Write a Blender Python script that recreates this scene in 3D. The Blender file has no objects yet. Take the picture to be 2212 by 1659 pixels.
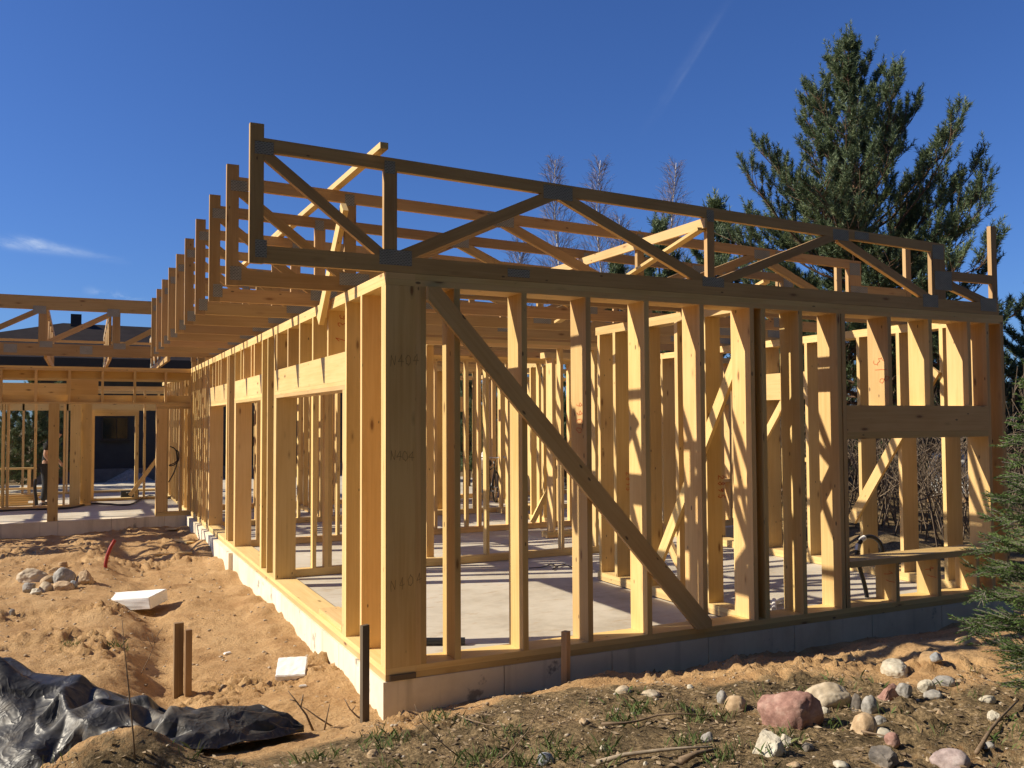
import bpy, bmesh, math, random
import numpy as np
from mathutils import Vector, Matrix, noise as mnoise
from math import sin, cos, pi, radians, sqrt
random.seed(7)
S = bpy.context.scene
COL = S.collection
# ------------------------------------------------------------------ camera
CAM = Vector((-1.94576, -6.08377, 1.83089))
CR = Vector((0.90011874, -0.43561376, -0.00518836))
CU = Vector((-0.01322895, -0.03923552, 0.99914242))
CF = Vector((0.43544375, 0.89927817, 0.04107934))
FPX = 1918.84
cd = bpy.data.cameras.new('camera'); cam = bpy.data.objects.new('camera', cd); COL.objects.link(cam)
cd.sensor_width = 36; cd.lens = 36*FPX/2212; cd.clip_end = 3000; cd.clip_start = 0.05
cam.matrix_world = Matrix(((CR.x, CU.x, -CF.x, CAM.x), (CR.y, CU.y, -CF.y, CAM.y), (CR.z, CU.z, -CF.z, CAM.z), (0, 0, 0, 1)))
S.camera = cam
def ray(px, py): return CF + CR*((px-1106)/FPX) - CU*((py-829.5)/FPX)
def at_depth(px, py, dep): return CAM + ray(px, py)*dep
# ------------------------------------------------------------------ noise / ground
def _hash(ix, iy, s):
    h = (ix*374761393 + iy*668265263 + s*982451653) & 0xFFFFFFFF
    h = ((h ^ (h >> 13))*1274126177) & 0xFFFFFFFF
    return ((h ^ (h >> 16)) & 0xFFFF)/65535.0
def vnoise(x, y, s=0):
    x = np.asarray(x, float); y = np.asarray(y, float)
    ix = np.floor(x).astype(np.int64); iy = np.floor(y).astype(np.int64)
    fx = x-ix; fy = y-iy
    fx = fx*fx*fx*(fx*(fx*6-15)+10); fy = fy*fy*fy*(fy*(fy*6-15)+10)
    a = _hash(ix, iy, s); b = _hash(ix+1, iy, s); c = _hash(ix, iy+1, s); d = _hash(ix+1, iy+1, s)
    return (a*(1-fx)+b*fx)*(1-fy)+(c*(1-fx)+d*fx)*fy - 0.5
def fbm(x, y, s=0, o=4, g=.5):
    t = 0; a = 1.0; x = np.asarray(x, float); y = np.asarray(y, float)
    for k in range(o):
        t = t + a*vnoise(x, y, s+k*17); x = x*2.03+11.3; y = y*2.03+5.7; a *= g
    return t
def sst(a, b, x):
    t = np.clip((np.asarray(x, float)-a)/(b-a), 0, 1); return t*t*(3-2*t)
FXS = np.array([-60, -5, -3.2, -2.2, -1.6, -1.2, -.85, -.5, -.25, 0.0, 60])
FL = np.array([.10, .13, .11, .05, .01, -.03, -.07, -.12, -.17, -.25, -.25])
FR = np.array([.12, .18, .17, .13, .10, .06, -.02, -.10, -.17, -.23, -.23])
def ground(x, y, fine=True):
    x = np.asarray(x, float); y = np.asarray(y, float)
    wx = x + .25*fbm(x*.9, y*.9, 3, 2); wy = y + .22*fbm(x*1.1, y*1.1, 9, 2)
    k = sst(-1.2, 1.0, x)
    z = np.interp(wy, FXS, FL)*(1-k)+np.interp(wy, FXS, FR)*k
    left = sst(-1.15, -1.75, wx)*sst(-.6, .6, y)*sst(12, 9, y)
    z = z + .16*left
    ditch = np.exp(-((wx+1.28)/.22)**2)*sst(.3, 1.2, y)*sst(5.5, 3.5, y)
    z = z - .09*ditch
    mound = np.exp(-((x+1.75)/.36)**2-((y+.86)/.24)**2)
    z = z + .25*mound
    z = z + .10*np.exp(-((x-1.5)/.35)**2-((y+.42)/.2)**2) + .06*np.exp(-((x-2.3)/.5)**2-((y+.75)/.25)**2)
    z = z + .06*np.exp(-((x-3.4)/.8)**2-((y+1.2)/.4)**2)
    pile = sst(.28, .0, np.abs(x+.14))*sst(.3, 1.2, y)*sst(12.6, 12, y)
    z = z + .07*pile*(.3+fbm(x*2, y*2, 41, 3)*2)
    inside = sst(.02, .25, x)*sst(.02, .25, y)*sst(6.72, 6.5, x)*sst(30, 29, y)
    if fine:
        near = sst(16, 8, np.hypot(x+1.5, y-1))
        z = z + (.08*fbm(x*1.3, y*1.3, 21, 2) + .028*fbm(x*5, y*5, 5, 5, .62))*(1-inside)
        clod = fbm(x*12, y*12, 31, 4, .72)
        z = z + near*(1-inside)*(.028-.012*sst(-.4, -1.2, y)*sst(2.5, .5, x))*np.maximum(clod+.05, -.3)*(.35+5.5*np.maximum(fbm(x*1.7, y*1.7, 77, 3), 0))
    far = sst(14, 40, np.hypot(x, y))
    z = z + far*(.5*fbm(x*.05, y*.05, 51, 3)+.06)
    # rough ground with a small bank beyond the right end of the house
    z = z + .35*sst(7.6, 9.5, x)*sst(1.0, 4.0, y)*(.6+fbm(x*.7, y*.7, 61, 2))
    z = z - .35*inside
    return z
def gz(x, y): return float(ground(np.array([x]), np.array([y]))[0])
def at(px, py):
    d = ray(px, py); t = 3.2
    ts = np.concatenate([np.arange(2.6, 14, .01), np.arange(14, 60, .05)])
    X = CAM.x+d.x*ts; Y = CAM.y+d.y*ts; Zr = CAM.z+d.z*ts
    h = np.nonzero(Zr <= ground(X, Y))[0]
    i = h[0] if len(h) else len(ts)-1
    return Vector((X[i], Y[i], Zr[i])), ts[i]
# ------------------------------------------------------------------ materials
def mat(name):
    m = bpy.data.materials.new(name); m.use_nodes = True
    nt = m.node_tree; b = nt.nodes['Principled BSDF']; b.inputs['Roughness'].default_value = .75
    return m, nt, b
def N(nt, t, **kw):
    n = nt.nodes.new(t)
    for k, v in kw.items():
        if k.startswith('i_'):
            key = k[2:]; key = int(key) if key.isdigit() else key
            n.inputs[key].default_value = v
        else: setattr(n, k, v)
    return n
def ramp(nt, fac, stops):
    r = nt.nodes.new('ShaderNodeValToRGB'); e = r.color_ramp.elements
    while len(e) < len(stops): e.new(.5)
    for i, (p, c) in enumerate(stops):
        e[i].position = p; e[i].color = (*c, 1) if len(c) == 3 else c
    nt.links.new(fac, r.inputs[0]); return r.outputs[0]
def mix(nt, fac, a, b, mode='MIX'):
    m = nt.nodes.new('ShaderNodeMix'); m.data_type = 'RGBA'; m.blend_type = mode
    for s, v in ((0, fac), (6, a), (7, b)):
        if hasattr(v, 'is_linked') or hasattr(v, 'links'): nt.links.new(v, m.inputs[s])
        else: m.inputs[s].default_value = v if s == 0 else (*v, 1)
    return m.outputs[2]
def math_(nt, op, a, b=None, c=None, clamp=False):
    m = nt.nodes.new('ShaderNodeMath'); m.operation = op; m.use_clamp = clamp
    for i, v in enumerate((a, b, c)):
        if v is None: continue
        if hasattr(v, 'links'): nt.links.new(v, m.inputs[i])
        else: m.inputs[i].default_value = v
    return m.outputs[0]
def bump(nt, b, h, strength=.3, dist=.01):
    n = nt.nodes.new('ShaderNodeBump'); n.inputs['Strength'].default_value = strength; n.inputs['Distance'].default_value = dist
    nt.links.new(h, n.inputs['Height']); nt.links.new(n.outputs[0], b.inputs['Normal'])
def wood(name, light, dark, knot=(.20, .09, .03), rough=.62, nails=False):
    m, nt, b = mat(name)
    uv = N(nt, 'ShaderNodeUVMap'); oi = N(nt, 'ShaderNodeObjectInfo')
    off = N(nt, 'ShaderNodeCombineXYZ'); nt.links.new(math_(nt, 'MULTIPLY', oi.outputs['Random'], 37.0), off.inputs[0]); nt.links.new(math_(nt, 'MULTIPLY', oi.outputs['Random'], 11.0), off.inputs[1])
    ad = N(nt, 'ShaderNodeVectorMath', operation='ADD'); nt.links.new(uv.outputs[0], ad.inputs[0]); nt.links.new(off.outputs[0], ad.inputs[1])
    mp = N(nt, 'ShaderNodeMapping'); mp.inputs['Scale'].default_value = (.9, 26, 1); nt.links.new(ad.outputs[0], mp.inputs[0])
    n1 = N(nt, 'ShaderNodeTexNoise', i_Scale=1.6, i_Detail=5.0, i_Roughness=.6, i_Distortion=.6); nt.links.new(mp.outputs[0], n1.inputs['Vector'])
    mp2 = N(nt, 'ShaderNodeMapping'); mp2.inputs['Scale'].default_value = (1.1, 3.0, 1); nt.links.new(ad.outputs[0], mp2.inputs[0])
    n2 = N(nt, 'ShaderNodeTexNoise', i_Scale=1.3, i_Detail=3.0); nt.links.new(mp2.outputs[0], n2.inputs['Vector'])
    f = math_(nt, 'MULTIPLY_ADD', n2.outputs[0], .55, math_(nt, 'MULTIPLY', n1.outputs[0], .6))
    c = ramp(nt, f, [(.36, dark), (.52, tuple((a+d)/2 for a, d in zip(light, dark))), (.66, light)])
    # knots
    mp3 = N(nt, 'ShaderNodeMapping'); mp3.inputs['Scale'].default_value = (1.9, 6.0, 1); nt.links.new(ad.outputs[0], mp3.inputs[0])
    vo = N(nt, 'ShaderNodeTexVoronoi', i_Scale=1.15, i_Randomness=1.0); nt.links.new(mp3.outputs[0], vo.inputs['Vector'])
    k = ramp(nt, vo.outputs['Distance'], [(.0, (1, 1, 1)), (.07, (.75, .75, .75)), (.10, (.25, .25, .25)), (.17, (0, 0, 0))])
    c = mix(nt, k, c, knot)
    # fine dark pores / nail heads and dirt specks
    mp4 = N(nt, 'ShaderNodeMapping'); mp4.inputs['Scale'].default_value = (5, 11, 1); nt.links.new(ad.outputs[0], mp4.inputs[0])
    v2 = N(nt, 'ShaderNodeTexVoronoi', i_Scale=1.0, i_Randomness=.8); nt.links.new(mp4.outputs[0], v2.inputs['Vector'])
    sp = ramp(nt, v2.outputs['Distance'], [(0, (.85, .85, .85)), (.085 if nails else .06, (.7, .7, .7)), (.12 if nails else .085, (0, 0, 0))])
    c = mix(nt, sp, c, (.06, .035, .02))
    # board-to-board variation
    hs = N(nt, 'ShaderNodeHueSaturation'); nt.links.new(c, hs.inputs['Color'])
    nt.links.new(math_(nt, 'MULTIPLY_ADD', oi.outputs['Random'], .32, .77), hs.inputs['Value'])
    r2 = math_(nt, 'FRACT', math_(nt, 'MULTIPLY', oi.outputs['Random'], 7.31))
    nt.links.new(math_(nt, 'MULTIPLY_ADD', r2, .012, .494), hs.inputs['Hue'])
    nt.links.new(hs.outputs[0], b.inputs['Base Color']); b.inputs['Roughness'].default_value = rough
    bump(nt, b, n1.outputs[0], .12, .003)
    return m
W_STUD = wood('spruce_timber', (.75, .53, .235), (.64, .415, .155))
W_POST = wood('nailed_timber', (.72, .50, .215), (.60, .375, .135), nails=True)
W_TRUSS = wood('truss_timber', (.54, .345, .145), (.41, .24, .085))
W_OLD = wood('weathered_wood', (.30, .19, .095), (.17, .10, .05))
W_STAKE = wood('stake_wood', (.52, .33, .15), (.36, .21, .09))
W_DARK = wood('dark_wood', (.16, .12, .08), (.09, .065, .04))  # plain dark brown tone for the packer and the corner stake
def mk_plate():
    m, nt, b = mat('galvanised_nail_plate')
    uv = N(nt, 'ShaderNodeUVMap')
    br = N(nt, 'ShaderNodeTexBrick', i_Scale=1.0); br.offset = .5
    br.inputs['Mortar Size'].default_value = .0042; br.inputs['Brick Width'].default_value = .024; br.inputs['Row Height'].default_value = .0115
    br.inputs['Color1'].default_value = (.05, .048, .04, 1); br.inputs['Color2'].default_value = (.07, .065, .055, 1); br.inputs['Mortar'].default_value = (.42, .405, .34, 1)
    nt.links.new(uv.outputs[0], br.inputs['Vector'])
    no = N(nt, 'ShaderNodeTexNoise', i_Scale=9.0); nt.links.new(uv.outputs[0], no.inputs['Vector'])
    nt.links.new(mix(nt, .35, br.outputs[0], no.outputs[0], 'MULTIPLY'), b.inputs['Base Color'])
    b.inputs['Metallic'].default_value = 0; b.inputs['Roughness'].default_value = .6
    return m
M_PLATE = mk_plate()
def noisy(name, cols, scale=6, rough=.85, bumpk=.4, bd=.01, detail=6, coord='Object', sc2=None):
    m, nt, b = mat(name)
    tc = N(nt, 'ShaderNodeTexCoord')
    n = N(nt, 'ShaderNodeTexNoise', i_Scale=scale, i_Detail=float(detail), i_Roughness=.62); nt.links.new(tc.outputs[coord], n.inputs['Vector'])
    k = len(cols); c = ramp(nt, n.outputs[0], [(.3+.4*i/(k-1), q) for i, q in enumerate(cols)])
    nt.links.new(c, b.inputs['Base Color']); b.inputs['Roughness'].default_value = rough
    n2 = N(nt, 'ShaderNodeTexNoise', i_Scale=scale*(sc2 or 4), i_Detail=5.0); nt.links.new(tc.outputs[coord], n2.inputs['Vector'])
    if bumpk: bump(nt, b, n2.outputs[0], bumpk, bd)
    return m
def flat(name, c, rough=.6, metal=0):
    m, nt, b = mat(name); b.inputs['Base Color'].default_value = (*c, 1); b.inputs['Roughness'].default_value = rough; b.inputs['Metallic'].default_value = metal
    return m
def mk_conc():
    m, nt, b = mat('foundation_concrete'); tc = N(nt, 'ShaderNodeTexCoord')
    n = N(nt, 'ShaderNodeTexNoise', i_Scale=1.3, i_Detail=7.0, i_Roughness=.65); nt.links.new(tc.outputs['Object'], n.inputs['Vector'])
    c = ramp(nt, n.outputs[0], [(.3, (.60, .51, .38)), (.5, (.76, .67, .52)), (.7, (.84, .76, .61))])
    mp = N(nt, 'ShaderNodeMapping'); mp.inputs['Scale'].default_value = (9, 9, .6); nt.links.new(tc.outputs['Object'], mp.inputs[0])
    s = N(nt, 'ShaderNodeTexNoise', i_Scale=1.0, i_Detail=4.0); nt.links.new(mp.outputs[0], s.inputs['Vector'])
    c = mix(nt, ramp(nt, s.outputs[0], [(.55, (0, 0, 0)), (.75, (.55, .55, .55))]), c, (.40, .34, .25))
    s2 = N(nt, 'ShaderNodeTexNoise', i_Scale=2.4, i_Detail=5.0, i_Roughness=.7); nt.links.new(tc.outputs['Object'], s2.inputs['Vector'])
    c = mix(nt, ramp(nt, s2.outputs[0], [(.63, (0, 0, 0)), (.69, (.8, .8, .8))]), c, (.22, .19, .15))
    # sand washed onto the lower edge
    sx = N(nt, 'ShaderNodeSeparateXYZ'); nt.links.new(tc.outputs['Object'], sx.inputs[0])
    h = math_(nt, 'MULTIPLY_ADD', s2.outputs[0], .2, sx.outputs[2])
    c = mix(nt, ramp(nt, math_(nt, 'MULTIPLY_ADD', h, 4.0, 1.05), [(.25, (.7, .7, .7)), (.55, (0, 0, 0))]), c, (.42, .28, .15))
    nt.links.new(c, b.inputs['Base Color']); b.inputs['Roughness'].default_value = .9
    bump(nt, b, s2.outputs[0], .35, .01); return m
M_CONC = mk_conc()
def mk_slab():
    m, nt, b = mat('slab_concrete'); tc = N(nt, 'ShaderNodeTexCoord')
    n = N(nt, 'ShaderNodeTexNoise', i_Scale=.9, i_Detail=8.0, i_Roughness=.7); nt.links.new(tc.outputs['Object'], n.inputs['Vector'])
    c = ramp(nt, n.outputs[0], [(.3, (.36, .31, .235)), (.5, (.52, .47, .38)), (.72, (.62, .57, .48))])
    mp = N(nt, 'ShaderNodeMapping'); mp.inputs['Scale'].default_value = (2.2, 9, 1); mp.inputs['Rotation'].default_value = (0, 0, .3); nt.links.new(tc.outputs['Object'], mp.inputs[0])
    s = N(nt, 'ShaderNodeTexNoise', i_Scale=1.7, i_Detail=6.0, i_Roughness=.7); nt.links.new(mp.outputs[0], s.inputs['Vector'])
    c = mix(nt, ramp(nt, s.outputs[0], [(.56, (0, 0, 0)), (.68, (.8, .8, .8))]), c, (.38, .26, .14))
    nt.links.new(c, b.inputs['Base Color']); b.inputs['Roughness'].default_value = .8; bump(nt, b, s.outputs[0], .2, .004); return m
M_SLAB = mk_slab()
def mk_ground():
    m, nt, b = mat('sandy_ground'); geo = N(nt, 'ShaderNodeNewGeometry'); P = geo.outputs['Position']
    at_ = N(nt, 'ShaderNodeAttribute'); at_.attribute_name = 'soil'
    n = N(nt, 'ShaderNodeTexNoise', i_Scale=2.3, i_Detail=9.0, i_Roughness=.66); nt.links.new(P, n.inputs['Vector'])
    nf = N(nt, 'ShaderNodeTexNoise', i_Scale=38.0, i_Detail=6.0, i_Roughness=.7); nt.links.new(P, nf.inputs['Vector'])
    sand = ramp(nt, n.outputs[0], [(.28, (.33, .185, .08)), (.46, (.49, .305, .145)), (.7, (.58, .385, .195))])
    sand = mix(nt, ramp(nt, nf.outputs[0], [(.36, (.6, .6, .6)), (.5, (0, 0, 0))]), sand, (.27, .155, .07))
    soil = ramp(nt, nf.outputs[0], [(.3, (.05, .036, .02)), (.44, (.17, .12, .062)), (.56, (.32, .225, .12)), (.72, (.50, .36, .20))])
    nd = N(nt, 'ShaderNodeTexNoise', i_Scale=3.6, i_Detail=7.0, i_Roughness=.7); nt.links.new(P, nd.inputs['Vector'])
    soil = mix(nt, ramp(nt, nd.outputs[0], [(.40, (.8, .8, .8)), (.56, (0, 0, 0))]), soil, ramp(nt, nf.outputs[0], [(.35, (.03, .022, .012)), (.6, (.13, .095, .05)), (.78, (.30, .22, .12))]))
    sel = math_(nt, 'MULTIPLY_ADD', math_(nt, 'SUBTRACT', n.outputs[0], .5), 1.5, at_.outputs['Fac'])
    sel = math_(nt, 'MULTIPLY_ADD', math_(nt, 'SUBTRACT', nf.outputs[0], .5), .7, sel)
    c = mix(nt, ramp(nt, sel, [(.38, (0, 0, 0)), (.62, (1, 1, 1))]), sand, soil)
    v = N(nt, 'ShaderNodeTexVoronoi', i_Scale=26.0); nt.links.new(P, v.inputs['Vector'])
    peb = ramp(nt, v.outputs['Distance'], [(.0, (.9, .9, .9)), (.10, (.7, .7, .7)), (.15, (0, 0, 0))])
    sepc = N(nt, 'ShaderNodeSeparateColor'); nt.links.new(v.outputs['Color'], sepc.inputs[0])
    peb = math_(nt, 'MULTIPLY', peb, math_(nt, 'GREATER_THAN', sepc.outputs[0], .72))
    pcol = ramp(nt, sepc.outputs[1], [(.2, (.55, .50, .43)), (.5, (.40, .30, .2)), (.8, (.62, .58, .52))])
    c = mix(nt, peb, c, pcol)
    wf = N(nt, 'ShaderNodeAttribute'); wf.attribute_name = 'unseen_dark_floor'
    c = mix(nt, wf.outputs['Fac'], c, ramp(nt, nf.outputs[0], [(.3, (.02, .016, .010)), (.7, (.075, .055, .032))]))  # darkens the unseen ground around the camera to cut bounce light
    nt.links.new(c, b.inputs['Base Color']); b.inputs['Roughness'].default_value = .95
    b.inputs['Specular IOR Level'].default_value = .15
    n3 = N(nt, 'ShaderNodeTexNoise', i_Scale=75.0, i_Detail=5.0, i_Roughness=.7); nt.links.new(P, n3.inputs['Vector'])
    hh = math_(nt, 'MULTIPLY_ADD', nf.outputs[0], 2.0, n3.outputs[0])
    bump(nt, b, hh, .75, .018); return m
M_GROUND = mk_ground()
# ------------------------------------------------------------------ mesh builder (UV carries the grain direction)
class MB:
    def __init__(s): s.v = []; s.f = []; s.uv = []; s.mi = []
    def face(s, idx, uvs, mi=0): s.f.append(idx); s.uv.append(uvs); s.mi.append(mi)
    def hexa(s, P, axis=0):
        """8 corners ordered (i,j,k) i fastest along local x,y,z; axis = grain axis"""
        b = len(s.v); s.v += [tuple(p) for p in P]
        L = [(Vector(P[1])-Vector(P[0])).length, (Vector(P[2])-Vector(P[0])).length, (Vector(P[4])-Vector(P[0])).length]
        ru = random.random()*9; rv = random.random()*9
        Q = [(0, 2, 3, 1), (4, 5, 7, 6), (0, 1, 5, 4), (2, 6, 7, 3), (0, 4, 6, 2), (1, 3, 7, 5)]
        for fi, q in enumerate(Q):
            uv = []
            nax = {0: 2, 1: 2, 2: 1, 3: 1, 4: 0, 5: 0}[fi]
            for c in q:
                co = [(c & 1)*L[0], ((c >> 1) & 1)*L[1], ((c >> 2) & 1)*L[2]]
                oth = [a for a in range(3) if a != nax]
                if nax == axis: uv.append((ru+co[oth[0]]*.25, rv+co[oth[1]]*.5))
                else:
                    cr = [a for a in oth if a != axis][0]
                    uv.append((ru+co[axis]+fi*1.7, rv+co[cr]+fi*.37))
            s.face([b+c for c in q], uv)
        return s
    def box(s, x0, x1, y0, y1, z0, z1, axis=None):
        L = (x1-x0, y1-y0, z1-z0)
        if axis is None: axis = max(range(3), key=lambda a: L[a])
        P = [((x1 if c & 1 else x0), (y1 if c & 2 else y0), (z1 if c & 4 else z0)) for c in range(8)]
        return s.hexa(P, axis)
    def beam(s, a, b, w, h, up=(0, 0, 1)):
        a = Vector(a); b = Vector(b); d = (b-a).normalized(); sd = d.cross(Vector(up)).normalized(); u = sd.cross(d)
        P = []
        for c in range(8):
            o = a if not c & 1 else b
            P.append(o + sd*(w/2 if c & 2 else -w/2) + u*(h/2 if c & 4 else -h/2))
        return s.hexa(P, 0)
    def prism(s, poly, y0, y1, d2):
        """poly in (x,z), extruded in y, grain along d2"""
        b = len(s.v); n = len(poly); ru = random.random()*9; rv = random.random()*9
        ar = sum(poly[i][0]*poly[(i+1) % n][1]-poly[(i+1) % n][0]*poly[i][1] for i in range(n))
        if ar < 0: poly = poly[::-1]
        s.v += [(x, y0, z) for x, z in poly]+[(x, y1, z) for x, z in poly]
        d2 = Vector(d2).normalized(); n2 = Vector((-d2.y, d2.x))
        pu = [(ru+Vector(p).dot(d2), rv+Vector(p).dot(n2)) for p in poly]
        s.face(list(range(b, b+n)), pu)
        s.face([b+n+i for i in reversed(range(n))], [(pu[i][0], pu[i][1]+3) for i in reversed(range(n))])
        for i in range(n):
            j = (i+1) % n
            s.face([b+j, b+i, b+n+i, b+n+j], [(pu[j][0], pu[j][1]+5), (pu[i][0], pu[i][1]+5), (pu[i][0], pu[i][1]+5+y1-y0), (pu[j][0], pu[j][1]+5+y1-y0)])
        return s
    def tube(s, pts, r, n=8, cap=True):
        pts = [Vector(p) for p in pts]; rs = r if isinstance(r, (list, tuple)) else [r]*len(pts)
        b = len(s.v); up = Vector((0, 0, 1)); prev = None; L = 0
        for i, p in enumerate(pts):
            d = (pts[min(i+1, len(pts)-1)]-pts[max(i-1, 0)]).normalized()
            if prev is None:
                a = d.cross(up if abs(d.z) < .9 else Vector((1, 0, 0))).normalized()
            else: a = (prev-d*prev.dot(d)).normalized()
            prev = a; c = d.cross(a)
            for k in range(n):
                t = 2*pi*k/n; s.v.append(tuple(p+(a*cos(t)+c*sin(t))*rs[i]))
        for i in range(len(pts)-1):
            l2 = L+(pts[i+1]-pts[i]).length
            for k in range(n):
                k2 = (k+1) % n
                s.face([b+i*n+k, b+i*n+k2, b+(i+1)*n+k2, b+(i+1)*n+k], [(L, k/n*.3), (L, (k+1)/n*.3), (l2, (k+1)/n*.3), (l2, k/n*.3)])
            L = l2
        if cap:
            s.face([b+k for k in reversed(range(n))], [(0, 0)]*n); e = b+(len(pts)-1)*n
            s.face([e+k for k in range(n)], [(0, 0)]*n)
        return s
    def build(s, name, m, parent=None, smooth=False):
        me = bpy.data.meshes.new(name); me.from_pydata(s.v, [], s.f)
        ul = me.uv_layers.new(name='UVMap'); flat_ = [c for f in s.uv for p in f for c in p]; ul.data.foreach_set('uv', flat_)
        for mm in (m if isinstance(m, list) else [m]): me.materials.append(mm)
        if any(s.mi): me.polygons.foreach_set('material_index', s.mi)
        if smooth: me.polygons.foreach_set('use_smooth', [True]*len(me.polygons))
        me.update()
        o = bpy.data.objects.new(name, me); COL.objects.link(o)
        if parent is not None:
            o.parent = parent
            pl = parent
            off = Vector((0, 0, 0))
            while pl is not None: off += pl.location; pl = pl.parent
            for v in me.vertices: v.co -= off
        return o
def tag(o, label=None, cat=None, group=None, kind=None):
    if label: o['label'] = label
    if cat: o['category'] = cat
    if group: o['group'] = group
    if kind or cat: o['kind'] = kind or 'thing'
    return o
def thing(name, loc, label, cat, group=None):
    o = bpy.data.objects.new(name, None); o.empty_display_size = .2; COL.objects.link(o); o.location = loc
    return tag(o, label, cat, group)
def mesh_np(name, V, F, m, parent=None, smooth=False, uv=None):
    me = bpy.data.meshes.new(name); V = np.asarray(V, np.float32); F = np.asarray(F, np.int32)
    me.vertices.add(len(V)); me.vertices.foreach_set('co', V.ravel())
    k = F.shape[1]; me.loops.add(F.size); me.loops.foreach_set('vertex_index', F.ravel())
    me.polygons.add(len(F)); me.polygons.foreach_set('loop_start', np.arange(0, F.size, k, dtype=np.int32)); me.polygons.foreach_set('loop_total', np.full(len(F), k, np.int32))
    if smooth: me.polygons.foreach_set('use_smooth', np.ones(len(F), bool))
    me.materials.append(m); me.update(calc_edges=True); me.validate()
    o = bpy.data.objects.new(name, me); COL.objects.link(o)
    if parent is not None: o.parent = parent
    return o
# ------------------------------------------------------------------ handwriting
GLY = {'0': [[(.5, 0), (.15, .2), (.1, .7), (.45, 1), (.85, .75), (.85, .3), (.5, 0)]], '1': [[(.3, .7), (.6, 1), (.5, 0)]],
 '2': [[(.1, .75), (.4, 1), (.8, .75), (.5, .4), (.1, 0), (.9, .05)]], '3': [[(.1, .9), (.6, 1), (.75, .75), (.4, .55), (.85, .35), (.6, 0), (.1, .1)]],
 '4': [[(.6, 0), (.65, 1), (.1, .35), (.95, .38)]], '5': [[(.85, 1), (.3, .95), (.2, .55), (.6, .6), (.85, .3), (.6, 0), (.1, .1)]],
 '6': [[(.8, 1), (.3, .7), (.12, .3), (.4, 0), (.8, .2), (.7, .5), (.2, .4)]],
 '8': [[(.5, .5), (.2, .75), (.5, 1), (.8, .75), (.5, .5), (.15, .25), (.5, 0), (.85, .25), (.5, .5)]],
 '9': [[(.8, .7), (.4, .5), (.15, .75), (.5, 1), (.8, .75), (.7, .3), (.45, 0)]], 'N': [[(.1, 0), (.15, 1), (.75, .05), (.85, 1)]],
 '/': [[(.1, 0), (.7, 1)]], ',': [[(.4, .12), (.3, -.12)]], '-': [[(.1, .5), (.8, .5)]]}
M_RED = flat('red_crayon', (.55, .10, .03), .8); M_BLACKPEN = flat('black_marker', (.36, .235, .095), .8)
def write(parent, txt, o, ud, vd, h, m, w=.012, gap=.8):
    ud = Vector(ud).normalized(); vd = Vector(vd).normalized(); nn = ud.cross(vd).normalized(); o = Vector(o)
    mb = MB(); x = 0
    for ch in txt:
        for st in GLY.get(ch, []):
            pts = []
            for i in range(len(st)-1):
                for t in (0, .5): pts.append((st[i][0]*(1-t)+st[i+1][0]*t+random.uniform(-.08, .08), st[i][1]*(1-t)+st[i+1][1]*t+random.uniform(-.08, .08)))
            pts.append(st[-1])
            for i in range(len(pts)-1):
                a = o+ud*((x+pts[i][0]*.6)*h)+vd*(pts[i][1]*h); b = o+ud*((x+pts[i+1][0]*.6)*h)+vd*(pts[i+1][1]*h)
                d = (b-a); 
                if d.length < 1e-5: continue
                d.normalize(); sd = nn.cross(d)*w/2
                off = nn*.0015; k = len(mb.v); mb.v += [tuple(a-sd+off-d*w*.3), tuple(b-sd+off+d*w*.3), tuple(b+sd+off+d*w*.3), tuple(a+sd+off-d*w*.3)]
                mb.face([k, k+1, k+2, k+3], [(0, 0)]*4)
        x += gap
    return mb.build('handwriting', m, parent)
# ================================================================== FOUNDATION
fd = thing('house_foundation', (0, 0, -.3), 'pale concrete house foundation with floor slab under the timber frame', 'foundation')
sl = MB()
sl.box(.22, 6.5, .23, 12.62, -.3, -.004); sl.box(-9, 12, 12.85, 24, -.3, -.0045); sl.box(6.5, 9.2, 6.2, 12.85, -.3, -.0052)
sl.build('floor_slab', M_SLAB, fd)
def block(name, x0, x1, y0, y1, z0=-.75, z1=-.002):
    MB().box(x0, x1, y0, y1, z0, z1, axis=0).build(name, M_CONC, fd)
xs = [0.0, .92, 1.867, 2.817, 3.768, 4.72, 5.66, 6.74]
for i in range(len(xs)-1): block('foundation_block', xs[i]+(.004 if i else -.018), xs[i+1]-.004, -.006, .228)
ys = [.229, 1.2, 2.15, 3.1, 4.05, 5.0, 5.95, 6.9]
for i in range(len(ys)-1): block('foundation_block', -.018, .218, ys[i]+(.0025 if i else 0), ys[i+1]-.0025)
ys = [6.9, 7.85, 8.8, 9.75, 10.7, 11.65, 12.59]
for i in range(len(ys)-1): block('foundation_block', -.075, .218, ys[i]+(.0025 if i else 0), ys[i+1]-.0025)
xs = [-9, -7.55, -6.6, -5.65, -4.7, -3.75, -3.26, -2.32, -1.41, -.47, -.08]
for i in range(len(xs)-1): block('foundation_block', xs[i]+.0025, xs[i+1]-.0025, 12.594, 12.848)
block('foundation_block', 6.502, 6.74, .23, 6.0); block('foundation_block', 6.742, 9.24, 6.0, 6.198)
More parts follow.
